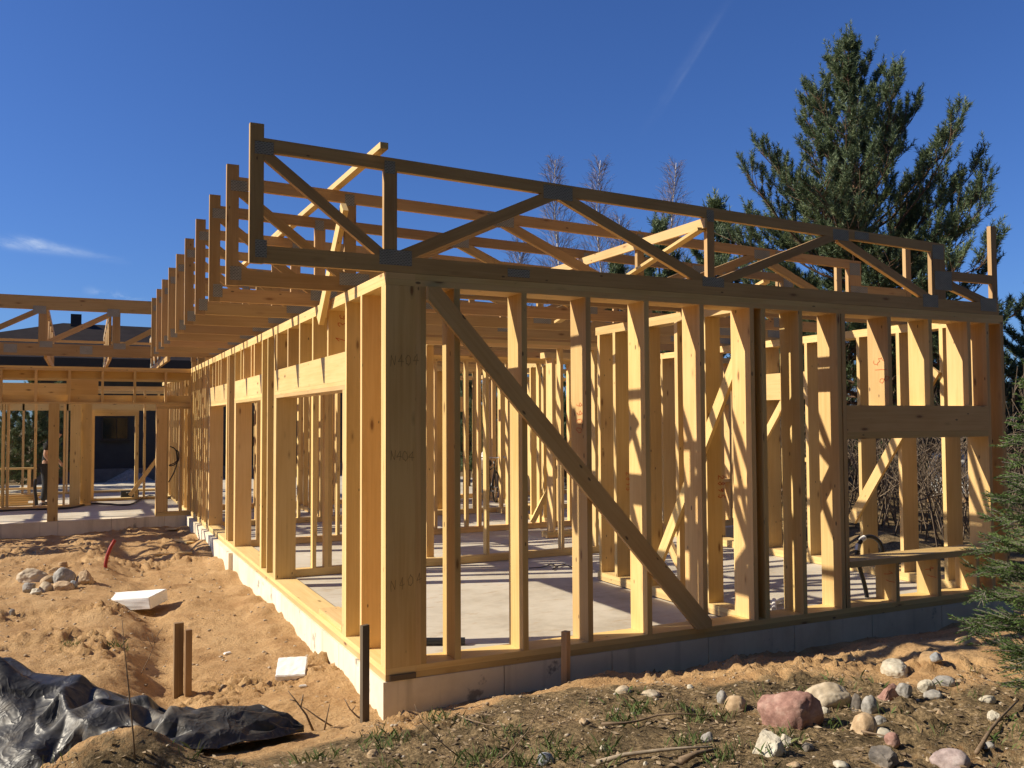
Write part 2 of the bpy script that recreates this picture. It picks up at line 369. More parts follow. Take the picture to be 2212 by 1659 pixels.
# ================================================================== STUD WALLS
class Wall:
    """stud wall; 's' runs along it, 't' through its depth"""
    def __init__(w, d, s0, s1, t0, t1, label, m=None, zb=.09, zt=2.81, plates=True, name='stud_wall'):
        w.d = d; w.t0 = t0; w.t1 = t1; w.m = m or W_STUD; w.zb = zb; w.zt = zt
        w.root = thing(name, (s0, t0, 0) if d == 'x' else (t0, s0, 0), label, 'stud wall', 'timber stud walls of the house')
        if plates:
            n = 2 if zb > .06 else 1
            for k in range(n): w.p('bottom_plate', s0, s1, zb-.045*(n-k), zb-.045*(n-1-k)-.0008)
            for k in range(2): w.p('top_plate', s0, s1, zt+.045*k+.0008*k, zt+.045*(k+1))
    def p(w, name, s0, s1, z0, z1, t0=None, t1=None, m=None):
        t0 = w.t0 if t0 is None else t0; t1 = w.t1 if t1 is None else t1
        mb = MB()
        if w.d == 'x': mb.box(s0, s1, t0, t1, z0, z1)
        else: mb.box(t0, t1, s0, s1, z0, z1)
        return mb.build(name, m or w.m, w.root)
    def st(w, *ss, z0=None, z1=None, wd=.045, m=None):
        r = []
        for s in ss: r.append(w.p('stud', s, s+wd, w.zb if z0 is None else z0, w.zt if z1 is None else z1, m=m))
        return r
    def brace(w, a, b, h=.095, th=.04, t=None, name='brace'):
        """a, b = (s, z); nailed on the face at depth t"""
        t = (w.t0-th/2-.001) if t is None else t
        A = (a[0], t, a[1]) if w.d == 'x' else (t, a[0], a[1]); B = (b[0], t, b[1]) if w.d == 'x' else (t, b[0], b[1])
        up = (0, 1, 0) if w.d == 'x' else (1, 0, 0)
        return MB().beam(A, B, h, th, up).build(name, w.m, w.root)
# front wall --------------------------------------------------------
fw = Wall('x', .2235, 6.70, 0, .245, 'front stud wall facing the camera with a long diagonal brace and window opening', m=W_POST)
fw.st(.2235, .265, wd=.041); s_ = fw.st(.528, 1.084, 1.654, 2.213, 2.777, 3.322, 3.452, 3.886, 4.353, 4.412, 6.428, 6.655, wd=.046)
write(s_[2], '9900', (1.654, .155, 1.98), (0, 0, -1), (0, -1, 0), .085, M_RED, .0055)
fw.p('header', 4.459, 6.428, 1.706, 1.956); fw.p('header', 4.459, 6.428, 1.642, 1.705)
cr = fw.st(5.012, 5.58, 6.145, z0=1.957, wd=.048)
write(cr[0], '5/8', (5.012, .185, 2.40), (0, -.35, -1), (0, -1, .35), .12, M_RED, .0055)
fw.p('window_sill', 4.459, 6.428, .455, .512, t0=-.012, t1=.262)
c2 = fw.st(5.052, 5.624, 6.19, z1=.4545)
for c, x in zip(c2, (5.052, 5.624, 6.19)): write(c, '1/', (x, .15, .36), (0, -.3, -1), (0, -1, .3), .10, M_RED, .0055)
fw.p('nailer', 3.369, 3.451, .09, 2.81, t0=.12, m=W_POST)
bp = [(.3065, 2.808), (.401, 2.808), (2.829, .151), (2.829, .087), (2.677, .087), (.3065, 2.714)]
MB().prism(bp, -.044, -.002, (2.43, -2.67)).build('brace', W_POST, fw.root)
# left wall -----------------------------------------------------------
lw = Wall('y', .0, 12.6, 0, .223, 'long sunlit left stud wall with three door openings under deep headers', m=W_STUD)
ps = lw.p('corner_post', 0, .052, .09, 2.809, m=W_POST); lw.st(.053, wd=.052)
for zz, tl in ((2.22, .10), (1.55, -.06), (.62, .22)): write(ps, 'N404', (.035, -.0, zz), (1, 0, tl), (0, 0, 1), .075, M_BLACKPEN, .0034, gap=.66+tl)
lw.p('packer', -.014, -.001, .002, .04, t0=.03, m=W_DARK)
s1 = lw.st(.596)[0]; s2 = lw.st(1.041)[0]
write(s2, '9900', (.145, 1.041, 1.22), (0, 0, -1), (1, 0, 0), .055, M_RED, .006)
lw.st(1.0865, wd=.078, z1=2.094)
def header(s0, s1):
    lw.p('header', s0, s1, 2.166, 2.405); lw.p('header', s0, s1, 2.13, 2.165); lw.p('header', s0, s1, 2.095, 2.129)
header(1.0865, 4.05); cr = lw.st(1.64, 2.21, 2.77, 3.33, 3.92, z0=2.406)
write(cr[0], '1,35', (.15, 1.64, 2.52), (0.15, 0, 1), (-1, 0, .15), .085, M_RED, .006)
lw.st(3.958, wd=.092, z1=2.094); st_ = lw.st(4.051, 4.45, 4.81)
write(st_[1], '9000', (.13, 4.45, 1.35), (0, 0, -1), (1, 0, 0), .06, M_RED, .006)
lw.st(4.856, wd=.06, z1=2.094); header(4.856, 6.93); lw.st(5.36, 5.58, 6.18, 6.40, z0=2.406)
lw.st(6.845, wd=.085, z1=2.094); lw.st(6.931, 7.49, 7.66); lw.st(7.706, wd=.06, z1=2.094)
header(7.706, 9.76); lw.st(8.33, 8.6, 8.93, 9.3, z0=2.406); lw.st(9.68, wd=.08, z1=2.094); lw.st(9.761, 10.0, 10.3, 10.6, 10.9, 11.2, 11.5, 11.8, 12.1, 12.35, 12.5)
# partitions and rear walls -------------------------------------------
a = Wall('y', .25, 2.73, 3.40, 3.575, 'inner partition running back from the front wall with a long slanted brace', zb=.1)
sa = a.st(.30, .72, 1.163, 1.70, 2.0, 2.312, 2.64, wd=.05)
write(sa[1], '2895', (3.53, .72, 1.30), (0, 0, -1), (1, 0, 0), .075, M_RED, .007); write(sa[5], '2895', (3.53, 2.312, 1.25), (0, 0, -1), (1, 0, 0), .07, M_RED, .006)
a.brace((.13, 2.55), (1.50, .36), h=.11, t=3.375); a.brace((1.25, .12), (2.25, 1.25), h=.09, t=3.60)
b1 = Wall('x', .224, 5.2, 4.53, 4.63, 'nearest cross partition, first row of thin studs behind the front room', zb=.09)
b1.st(.545, .688, .734, 1.35, 1.9, 2.812, 2.0+1.3, 3.928, 4.47, 5.1)
b2 = Wall('x', .224, 6.44, 7.42, 7.52, 'second cross partition with a slanted prop, behind the nearest one', zb=.09)
b2.st(.4, .9, 1.25, 1.6, 1.95, 2.35, 2.62, 2.9, 3.2, 3.5, 3.75, 3.98, 4.51, 5.102, 5.39, 5.7, 6.3); b2.brace((4.95, .1), (5.75, 1.5), h=.09)
b3 = Wall('x', .224, 8.4, 10.15, 10.27, 'third cross partition, far back in the house before the bicycle', zb=.09)
b3.st(.5, .85, 1.2, 1.6, 2.0, 2.3, 2.6, 2.9, 3.25, 3.6, 3.85, 4.1, 4.45, 5.35, 6.05, 4.88, 5.084, 5.665, 6.41, 6.9, 7.5, 8.2)
c_ = Wall('y', 10.28, 13.4, 4.36, 4.56, 'deep partition of wide boards standing behind the third cross partition', zb=.09)
c_.st(10.4, 10.9, 11.38, 11.95, 12.5, 13.1)
e1 = Wall('y', 7.53, 10.14, 5.55, 5.65, 'lengthwise partition between the second and third cross partitions, right part', zb=.09); e1.st(7.6, 8.1, 8.6, 9.1, 9.6)
e2 = Wall('y', 10.28, 13.39, 2.2, 2.3, 'lengthwise partition behind the third cross partition, left part', zb=.09); e2.st(10.4, 10.9, 11.4, 11.9, 12.4, 12.9)
e3 = Wall('y', 10.28, 13.39, 6.5, 6.6, 'lengthwise partition behind the third cross partition, right part', zb=.09); e3.st(10.4, 10.9, 11.4, 11.9, 12.4, 12.9)
d_ = Wall('y', 4.64, 7.41, 2.05, 2.15, 'short partition between the first and second cross partitions', zb=.09)
d_.st(4.7, 5.2, 6.6, 7.3)
rw = Wall('y', .245, 6.19, 6.45, 6.695, 'right gable-end stud wall with header and slanted braces, behind the window opening', zb=.09)
rw.st(.53, 1.10, 1.68, 2.535); rw.st(3.31, 2.90, 3.9, 4.5, 5.1, 5.7, 6.14); rw.p('header', 2.581, 3.31, 2.09, 2.445)
rw.brace((.60, 2.36), (1.82, .61), h=.12, t=6.425); rw.brace((2.95, 2.05), (3.45, 1.42), h=.10, t=6.425); rw.p('crosspiece', 2.58, 2.90, 1.28, 1.325)
r3 = Wall('x', 4.6, 9.2, 6.20, 6.40, 'cross wall with a wide window header, deep at the right', zb=.09)
r3.st(4.7, 5.25, 5.9, 6.55, 8.2, 8.7, 9.1); r3.p('header', 6.6, 8.195, 2.09, 2.40); r3.st(6.9, 7.4, 7.9, z0=2.401); r3.p('window_sill', 6.6, 8.195, .75, .80); r3.st(7.1, 7.7, z1=.749)
r4 = Wall('y', 6.41, 13.39, 9.0, 9.2, 'outer right stud wall at the far side of the house', zb=.09)
r4.st(*[6.5+.6*i for i in range(12)])
bk = Wall('x', .224, 9.0, 13.4, 13.62, 'rear stud wall with window headers at the back of the house', zb=.09)
bk.st(3.1, 3.7, 4.3, 4.9, 6.6, 7.2, 8.0, 8.7, .3, .6, .9, 1.15, 1.4, 2.9, 3.4, 4.0, 4.6, 5.2, 6.3, 6.9, 7.5, 8.4); bk.p('header', 1.446, 2.9, 2.05, 2.4); bk.p('header', 5.246, 6.3, 2.05, 2.4); bk.p('window_sill', 1.446, 2.9, .8, .85); 
# wing ---------------------------------------------------------------
wg = Wall('x', -.63, -.002, 12.6, 12.82, 'narrow wing wall panel in the inside corner of the two house parts', zb=.075, zt=2.097)
wg.p('post', -.626, -.433, .08, 2.097); wg.st(-.431, wd=.024); wg.st(-.19)
hb = Wall('x', -11.0, -.002, 12.6, 12.82, 'long box header spanning the open terrace of the wing', plates=False)
for z0, z1, t0, t1 in ((2.816, 2.854, 12.6, 12.82), (2.855, 2.892, 12.6, 12.82), (2.19, 2.225, 12.6, 12.82), (2.67, 2.8155, 12.76, 12.80), (2.2255, 2.36, 12.76, 12.80)): hb.p('rail', -11, -.002, z0, z1, t0, t1)
for x in (-10.5, -9.9, -9.4, -8.8, -8.3, -7.7, -7.2, -6.65, -6.1, -5.5, -4.95, -4.4, -3.87, -3.31, -2.745, -2.185, -1.617, -1.047, -.484): hb.p('divider', x, x+.044, 2.2257, 2.8155, 12.6, 12.755)
hb.p('back_board', -11, -1.75, 2.36, 2.60, 13.6, 13.64); hb.p('back_board', -2.22, -1.66, 2.226, 2.66, 13.2, 13.24); hb.p('back_board', -11, -.1, 2.665, 2.80, 13.6, 13.64)
pt = MB().box(-2.503, -2.328, 12.602, 12.80, 0, 2.1895).build('terrace_post', W_POST); tag(pt, 'single square timber post on the slab edge of the open terrace', 'post')
q1 = Wall('x', -7.0, -1.96, 15.55, 15.75, 'recessed terrace wall behind the single post of the wing', zb=.05, zt=2.6)
q1.st(-6.6, -6.0, -5.6, -5.2, -4.6, -4.3, -4.0, -3.455, -3.372, -2.86, -2.3); q1.p('corner_post', -2.166, -1.962, .05, 2.6)
q2 = Wall('y', 15.76, 16.9, -1.96, -1.74, 'short return of boards beside the doorway of the wing', zb=.05, zt=2.6)
q2.st(15.8, 16.1, 16.4, 16.7)
q3 = Wall('x', -1.74, .224, 16.9, 17.1, 'doorway frame at the back of the wing terrace', zb=.05, zt=2.6)
q3.p('jamb', -1.735, -1.67, .05, 2.135); q3.p('lintel', -1.669, -.716, 1.99, 2.135); q3.p('jamb', -.795, -.716, .05, 1.989); q3.st(-.605, .05); q3.brace((-.9, .1), (-.1, 1.25), h=.09)
q4 = Wall('x', -7.0, .3, 19.6, 19.8, 'rearmost stud wall of the wing in front of the grey house', zb=.05, zt=2.6)
q4.st(-6.4, -5.5, -2.7, -6.0, -4.9, -4.3, -3.75, -3.3, -2.3, -1.9, -1.75, -.1); q4.p('header', -7, .3, 2.15, 2.45)
q5 = Wall('y', 12.85, 19.6, .0, .2, 'dividing stud wall between the wing terrace and the main house', zb=.05)
q5.st(13.1, 13.7, 14.3, 14.9, 15.5, 16.1, 16.7, 17.3, 18.0, 18.8)
# ================================================================== ROOF TRUSSES
def clip(poly, a, b, c):            # keep a*x+b*z<=c
    out = []
    for i in range(len(poly)):
        p, q = poly[i], poly[(i+1) % len(poly)]; dp = a*p[0]+b*p[1]-c; dq = a*q[0]+b*q[1]-c
        if dp <= 0: out.append(p)
        if dp*dq < 0:
            t = dp/(dp-dq); out.append((p[0]+(q[0]-p[0])*t, p[1]+(q[1]-p[1])*t))
    return out
def strip(p, q, w, ext=.3):
    p = Vector(p); q = Vector(q); d = (q-p).normalized(); n = Vector((-d.y, d.x))*w/2
    p = p-d*ext; q = q+d*ext
    return [tuple(p-n), tuple(q-n), tuple(q+n), tuple(p+n)], d
ZB = 2.902
SL = (3.58-3.755)/6.7
def tct(x): return 3.755+SL*(x+.857)
def truss(y, label, left=-.95, dz=0.0, plates=True):
    r = thing('roof_truss', (0, y, ZB), label, 'roof truss', 'roof trusses on the two long walls')
    y0, y1 = y, y+.045
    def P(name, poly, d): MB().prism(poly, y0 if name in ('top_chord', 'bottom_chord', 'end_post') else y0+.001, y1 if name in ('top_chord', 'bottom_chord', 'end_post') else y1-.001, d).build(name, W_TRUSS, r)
    bt = 3.02
    if left < -.5:
        P('bottom_chord', [(left+.093, ZB), (6.64, ZB), (6.64, bt), (left+.093, bt)], (1, 0))
        P('end_post', [(left, ZB-.004), (left+.0925, ZB-.004), (left+.0925, 3.85), (left, 3.85)], (0, 1))
        xl = left+.093
    else:
        P('bottom_chord', [(left, ZB), (6.64, ZB), (6.64, bt), (left, bt)], (1, 0)); xl = left
    P('top_chord', [(xl, tct(xl)-.093), (5.84, tct(5.84)-.093), (5.84, tct(5.84)), (xl, tct(xl))], (1, SL))
    def web(name, p, q, w, cl=()):
        po, d = strip(p, q, w); po = clip(po, 0, -1, -bt-.0005); po = clip(po, -SL, 1, tct(0)-.0935)
        for k in cl: po = clip(po, *k)
        if len(po) > 2: P(name, po, d)
    if left < -.5: web('web', (-.82, 3.625), (-.045, 3.04), .072, [(-1, 0, -xl-.0005), (1, 0, -.0135)])
    web('post', (.0365, 3.0), (.0365, 3.7), .098)
    web('web', (.17, 3.045), (1.34, 3.59), .088, [(1, 0, 1.42), (-1, 0, -.087)])
    web('web', (1.53, 3.57), (2.80, 3.03), .085, [(-1, 0, -1.42), (1, 0, 2.868)])
    web('post', (2.908, 3.0), (2.908, 3.7), .076)
    web('web', (3.03, 3.03), (4.29, 3.51), .078, [(1, 0, 4.40), (-1, 0, -2.948)])
    web('web', (4.46, 3.50), (5.56, 3.04), .08, [(-1, 0, -4.40), (1, 0, 5.64)])
    P('post', [(5.645, bt+.0005), (5.84, bt+.0005), (5.84, tct(5.84)-.0935), (5.645, tct(5.645)-.0935)], (0, 1))
    P('outrigger', [(5.8405, 3.222), (6.546, 3.222), (6.546, 3.312), (5.8405, 3.312)], (1, 0))
    P('end_post', [(6.5465, bt+.0005), (6.63, bt+.0005), (6.63, 3.83), (6.5465, 3.83)], (0, 1))
    po, d = strip((5.90, 3.175), (6.45, 3.03), .085); po = clip(po, 0, -1, -bt-.0005); po = clip(po, -1, 0, -5.8405); po = clip(po, 0, 1, 3.2215); po = clip(po, 1, 0, 6.546); P('web', po, d)
    if plates:
        for (x0, x1, z0, z1) in ((-.067, .214, 2.945, 3.065), (1.27, 1.56, tct(1.4)-.135, tct(1.4)-.015), (2.80, 3.06, 2.965, 3.06), (2.87, 2.95, tct(2.9)-.13, tct(2.9)-.02), (4.31, 4.54, tct(4.4)-.125, tct(4.4)-.012), (4.60, 4.80, tct(4.7)-.085, tct(4.7)-.008), (-.01, .075, tct(0)-.125, tct(0)-.015),
            (.95, 1.17, 2.925, 3.0), (5.66, 5.83, 3.41, 3.565), (5.665, 5.95, 3.10, 3.315), (5.50, 5.74, 2.925, 3.07), (6.34, 6.62, 2.925, 3.075)) + (((left+.02, left+.165, 3.635, 3.735), (left+.03, left+.12, 2.93, 3.06)) if left < -.5 else ()):
            mx, mz = (x0+x1)/2, (z0+z1)/2; x0 = mx+(x0-mx)*.88+random.uniform(-.008, .008); x1 = mx+(x1-mx)*.88; z0 = mz+(z0-mz)*.88; z1 = mz+(z1-mz)*.88+random.uniform(-.006, .006); mb = MB()
            for ya, yb in ((y0-.0022, y0-.0002), (y1+.0002, y1+.0022)):
                mb.box(x0, x1, ya, yb, z0, z1, axis=0)
            # metric UVs so the slots keep one size
            mb.build('nail_plate', M_PLATE, r)
    return r
ORD = ['frontmost', 'second', 'third', 'fourth', 'fifth', 'sixth', 'seventh', 'eighth', 'ninth', 'tenth', 'eleventh', 'twelfth', 'thirteenth']
TY = [0.0, 1.065, 2.10, 3.15, 4.18, 5.19, 6.23, 7.29, 8.29, 9.35]
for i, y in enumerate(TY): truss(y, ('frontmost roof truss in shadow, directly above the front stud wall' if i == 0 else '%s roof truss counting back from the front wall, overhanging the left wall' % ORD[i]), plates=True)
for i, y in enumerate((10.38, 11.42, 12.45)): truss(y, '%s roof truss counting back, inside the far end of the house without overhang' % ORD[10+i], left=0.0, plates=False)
# fascia truss of the wing
ft = thing('fascia_truss', (-4, 10.32, 2.93), 'deep fascia truss running left along the wing eaves', 'roof truss', 'roof trusses of the wing')
FY = 10.32
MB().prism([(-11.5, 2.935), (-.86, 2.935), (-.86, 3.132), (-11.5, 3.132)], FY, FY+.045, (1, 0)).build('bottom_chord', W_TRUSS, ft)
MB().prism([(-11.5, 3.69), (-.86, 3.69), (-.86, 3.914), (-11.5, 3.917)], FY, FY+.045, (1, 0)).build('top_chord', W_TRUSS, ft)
for k in range(9):
    x = -1.50-1.105*k
    MB().box(x, x+.122, FY+.001, FY+.044, 3.1325, 3.6895, axis=2).build('post', W_TRUSS, ft)
    po, d = strip((x-.03, 3.66), (x-.93, 3.17), .085); po = clip(po, 0, 1, 3.6895); po = clip(po, 0, -1, -3.1325); po = clip(po, 1, 0, x-.0005); po = clip(po, -1, 0, -(x-1.105+.1225))
    MB().prism(po, FY+.0015, FY+.0435, d).build('web', W_TRUSS, ft)
    for (x0, x1, z0, z1) in ((x-.08, x+.11, 3.62, 3.75), (x+.02, x+.21, 3.07, 3.17), (x-.49, x-.30, 2.97, 3.11)):
        MB().box(x0, x1, FY-.0022, FY-.0002, z0, z1, axis=0).build('nail_plate', M_PLATE, ft)
po, d = strip((-.85, 3.42), (-1.27, 3.17), .085); po = clip(po, 0, -1, -3.1325); po = clip(po, 1, 0, -.86); MB().prism(po, FY+.0015, FY+.0435, d).build('web', W_TRUSS, ft)
# wing trusses run away from the camera
def wing_truss(x, label):
    r = thing('roof_truss', (x, 10.37, 2.9), label, 'roof truss', 'roof trusses of the wing')
    MB().box(x, x+.045, 10.37, 18.5, 2.90, 3.02).build('bottom_chord', W_TRUSS, r)
    MB().beam((x+.0225, 10.37, 3.78), (x+.0225, 15.0, 3.62), .045, .1).build('top_chord', W_TRUSS, r)
    pts = [10.6, 11.5, 12.5, 13.5, 14.5]
    for i, yy in enumerate(pts):
        MB().box(x+.002, x+.043, yy, yy+.09, 3.021, 3.66-.02*i, axis=2).build('post', W_TRUSS, r)
        if i < 4: MB().beam((x+.0225, yy+.1, 3.06), (x+.0225, pts[i+1]-.02, 3.6), .04, .085).build('web', W_TRUSS, r)
        for z0, z1 in ((3.0, 3.1), (3.56, 3.68)): MB().box(x-.002, x-.0002, yy-.06, yy+.16, z0, z1, axis=1).build('nail_plate', M_PLATE, r)
    return r
for i, x in enumerate((-.62, -1.55, -2.52, -3.55, -4.6)): wing_truss(x, ['wing roof truss next to the main house, seen end on', 'second wing roof truss from the main house, seen end on', 'third wing roof truss from the main house, seen end on', 'fourth wing roof truss from the main house, seen end on', 'fifth wing roof truss from the main house, seen end on'][i])
for i, x in enumerate((-5.6, -6.6, -7.6, -8.6)): wing_truss(x, '%s wing roof truss from the main house, unseen beyond the left edge, added for its yard shadow' % ['sixth', 'seventh', 'eighth', 'ninth'][i])  # out-of-view trusses added to throw shadows on the yard
pt2 = MB().box(-5.2, -5.02, 12.602, 12.80, 0, 2.1895).build('terrace_post', W_POST); tag(pt2, 'unseen terrace post beyond the left edge, added for its yard shadow', 'post')  # out-of-view post, likewise added for the yard shadows
def board(name, a, b, w, h, label, cat, m=W_STUD, up=(0, 0, 1), group=None):
    o = MB().beam(a, b, w, h, up).build(name, m); return tag(o, label, cat, group)
board('roof_batten', (-7, 13.4, 3.43), (-.3, 13.4, 3.43), .06, .045, 'pale batten lying across the wing trusses', 'batten', W_STUD)
board('bracing_board', (2.845, -.02, 3.515), (2.845, 4.4, 3.52), .025, .085, 'sunlit bracing board running level along the truss posts', 'bracing board', W_STUD)
board('bracing_board', (2.83, .02, 3.47), (2.83, 2.6, 2.93), .025, .09, 'sunlit bracing board slanting down from the front truss', 'bracing board', W_STUD, (1, 0, .1))
board('bracing_board', (-.04, -.09, 3.785), (-.12, 3.45, 3.765), .06, .045, 'narrow board laid on top of the truss chords over the overhang', 'bracing board', W_STUD)
board('bracing_board', (-.115, 3.1, 3.795), (-.16, 6.0, 3.785), .06, .04, 'second narrow board continuing along the top chords', 'bracing board', W_STUD)
board('bracing_board', (-.05, .93, 3.57), (-.05, 1.73, 2.72), .11, .045, 'short thick strut slanting from the second truss down to the left wall', 'bracing board', W_STUD, (1, 0, 0))
board('bracing_board', (4.6, 1.2, 3.3), (4.6, 2.6, 2.95), .03, .09, 'short brace between the second and third trusses', 'bracing board', W_STUD, (1, 0, 0))
# ================================================================== LOOSE THINGS
def zp(z, x, y):
    o, k = {'1b': ((0, 1900), 1400/2212), '8': ((2832, 2124), 1200/2212), '4': ((1500, 1800), 1200/2212), '6': ((2500, 1700), 1200/2212), 'B': ((0, 1550), 800/2212), 'M': ((900, 2500), 1000/2212), 'R': ((1800, 2500), 1100/2212), 'L': ((0, 2400), 1000/2212), 'd': ((0, 0), 4032/2212)}[z]
    return (o[0]+x*k)*2212/4032, (o[1]+y*k)*2212/4032
ZK = {'1b': 1400/4032, '8': 1200/4032, 'M': 1000/4032, 'R': 1100/4032, 'L': 1000/4032, 'd': 1.0}
def on_plane(px, py, ax, v):
    d = ray(px, py); t = (v-CAM[ax])/d[ax]; return CAM+d*t
def granite(name, a, b, c, sc=55):
    m, nt, bs = mat(name); tc = N(nt, 'ShaderNodeTexCoord')
    n = N(nt, 'ShaderNodeTexNoise', i_Scale=float(sc), i_Detail=8.0, i_Roughness=.75); nt.links.new(tc.outputs['Object'], n.inputs['Vector'])
    n0 = N(nt, 'ShaderNodeTexNoise', i_Scale=sc*.22, i_Detail=4.0); nt.links.new(tc.outputs['Object'], n0.inputs['Vector'])
    f = math_(nt, 'MULTIPLY_ADD', n0.outputs[0], .6, math_(nt, 'MULTIPLY', n.outputs[0], .45))
    col = ramp(nt, f, [(.36, a), (.52, b), (.66, c)])
    ge = N(nt, 'ShaderNodeNewGeometry'); sx = N(nt, 'ShaderNodeSeparateXYZ'); nt.links.new(tc.outputs['Generated'], sx.inputs[0])
    h = math_(nt, 'MULTIPLY_ADD', n.outputs[0], .35, sx.outputs[2])
    col = mix(nt, ramp(nt, h, [(.30, (.85, .85, .85)), (.52, (0, 0, 0))]), col, (.36, .24, .125))
    nt.links.new(col, bs.inputs['Base Color']); bs.inputs['Roughness'].default_value = .85; bump(nt, bs, n.outputs[0], .5, .006); return m
ROCK = {'pink': granite('pink_granite', (.19, .095, .075), (.33, .18, .14), (.46, .30, .24)), 'tan': granite('tan_stone', (.30, .20, .11), (.44, .31, .18), (.55, .42, .27)),
 'white': granite('pale_limestone', (.34, .29, .21), (.50, .45, .35), (.62, .58, .48), 18), 'grey': granite('grey_stone', (.17, .16, .14), (.31, .29, .26), (.46, .43, .38)),
 'dark': granite('dark_stone', (.06, .055, .05), (.14, .12, .10), (.22, .19, .16)), 'beige': granite('beige_stone', (.36, .28, .18), (.49, .40, .28), (.60, .52, .40), 14),
 'pgrey': granite('pinkish_grey_granite', (.20, .15, .14), (.36, .28, .26), (.50, .42, .39)), 'blue': granite('blue_grey_stone', (.15, .16, .17), (.27, .28, .29), (.40, .41, .41)), 'soil': granite('sand_clod', (.25, .15, .07), (.40, .26, .13), (.50, .33, .17))}
def rock_mesh(w, h, d, seed, ang, kind):
    bm = bmesh.new(); bmesh.ops.create_icosphere(bm, subdivisions=5 if w > .2 else 4, radius=1)
    rnd = random.Random(seed); off = Vector((rnd.random()*50, rnd.random()*50, rnd.random()*50))
    planes = [(Vector((rnd.gauss(0, 1), rnd.gauss(0, 1), rnd.gauss(0, .8))).normalized(), rnd.uniform(.50, .85)) for _ in range(9 if ang else (8 if w > .3 else 5))]
    for v in bm.verts:
        p = v.co.copy(); n = p.normalized()
        for pn, pd in planes:
            t = p.dot(pn)-pd
            if t > 0: p -= pn*t*(.95 if ang else .6)
        p += n*(.13*mnoise.noise(n*1.3+off)+.06*mnoise.noise(n*3.1+off)+.035*mnoise.noise(n*7+off)+.022*mnoise.noise(n*15+off)+.014*mnoise.noise(n*31+off))
        v.co = Vector((p.x*w/2, p.y*d/2, p.z*h/2))
    me = bpy.data.meshes.new('stone'); bm.to_mesh(me); bm.free(); me.materials.append(ROCK[kind])
    if not ang: me.polygons.foreach_set('use_smooth', [True]*len(me.polygons))
    return me
def rock(z, x, y, wp, hp, kind, label, ang=False, name='stone', sink=.37, dep=.85, group='loose stones on the ground'):
    k = ZK[z]; px, py = zp(z, x, y+hp*.34); P, t = at(px, py); w = wp*k*t/FPX; h = hp*k*t/FPX*1.12
    o = bpy.data.objects.new(name, rock_mesh(w, h*1.25, w*dep, int(x*7+y*13), ang, kind)); COL.objects.link(o)
    c = at_depth(*zp(z, x, y), t+w*.25); g = gz(c.x, c.y)
    o.location = (c.x, c.y, g+h*(.5-sink)+.0); o.rotation_euler = (0, 0, math.atan2(CR.y, CR.x)+random.uniform(-.25, .25))
    tag(o, label, 'stone', group); return o
rock('8', 500, 1250, 485, 330, 'pink', 'large pink granite boulder in the foreground', name='boulder', dep=.75)
rock('8', 130, 1195, 185, 115, 'tan', 'smooth tan stone just left of the pink boulder')
rock('8', 350, 1500, 250, 200, 'white', 'angular pale stone below the pink boulder', True)
rock('8', 490, 1460, 100, 90, 'white', 'small cream stone leaning on the angular pale stone', True)
rock('8', 790, 1165, 360, 190, 'beige', 'wide beige stone half buried right behind the pink boulder', dep=.6)
rock('8', 770, 1250, 90, 50, 'white', 'small white stone under the wide beige stone')
rock('8', 1000, 1200, 105, 150, 'dark', 'dark upright stone beside the grey egg-shaped stone', dep=.6)
rock('8', 1095, 1215, 125, 140, 'grey', 'grey egg-shaped stone standing upright')
rock('8', 1225, 1125, 195, 145, 'pink', 'reddish stone between the egg-shaped stone and the white angular one', True)
rock('8', 1345, 1125, 130, 90, 'grey', 'grey stone against the right side of the reddish stone')
rock('8', 1285, 955, 225, 130, 'white', 'yellowish boulder farthest back on the sand', name='boulder')
rock('8', 1580, 935, 95, 60, 'blue', 'blue-grey stone on the sand right of the yellowish boulder')
rock('8', 1625, 1025, 175, 90, 'grey', 'flat grey stone behind the pair of pale stones at right')
rock('8', 1505, 1080, 135, 115, 'white', 'pale angular stone of the pair at right', True)
rock('8', 1550, 1140, 135, 70, 'grey', 'light grey flat stone in front of the pale angular stone')
rock('8', 1050, 1365, 215, 155, 'tan', 'round tan stone in the weeds right of the pink boulder', dep=.8)
rock('8', 1170, 1315, 95, 55, 'grey', 'small grey stone behind the round tan stone')
rock('8', 1185, 1425, 125, 58, 'white', 'oval white stone in front of the round tan stone')
rock('8', 1257, 1470, 108, 85, 'pink', 'small pink stone beside the oval white stone')
rock('8', 1190, 1610, 250, 150, 'dark', 'large dark brown stone at the bottom edge', True)
rock('8', 1680, 1635, 265, 130, 'pgrey', 'pinkish grey speckled stone at the bottom edge near the spruce')
rock('8', 1985, 1300, 115, 75, 'white', 'cream angular stone under the spruce branches', True)
rock('8', 1960, 1505, 80, 55, 'grey', 'small grey stone below the spruce')
rock('8', 640, 1525, 95, 60, 'dark', 'small dark stone right of the angular pale stone')
rock('8', 20, 1150, 90, 85, 'grey', 'grey stone touching the back of the smooth tan stone')
rock('8', 880, 1648, 115, 45, 'white', 'pale stone cut by the bottom edge of the picture')
rock('8', 540, 1652, 95, 35, 'tan', 'orange stone cut by the bottom edge of the picture')
rock('8', 1545, 815, 190, 90, 'soil', 'hard lump of sandy earth beside the foundation at right', name='earth_lump')
rock('8', 1800, 745, 170, 60, 'soil', 'second lump of earth near the spruce and foundation', name='earth_lump')
rock('8', 1950, 1170, 120, 50, 'white', 'pale flat stone under the lowest spruce branch')
rock('8', 1600, 1260, 60, 36, 'tan', 'small tan stone in the dark weeds at right')
rock('R', 1000, 690, 72, 52, 'tan', 'brown pebble with a long shadow, middle of the foreground')
rock('R', 1152, 905, 62, 40, 'white', 'cream pebble in the grass, middle of the foreground')
rock('R', 700, 1010, 140, 84, 'blue', 'blue-grey stone at the bottom edge, middle of the picture')
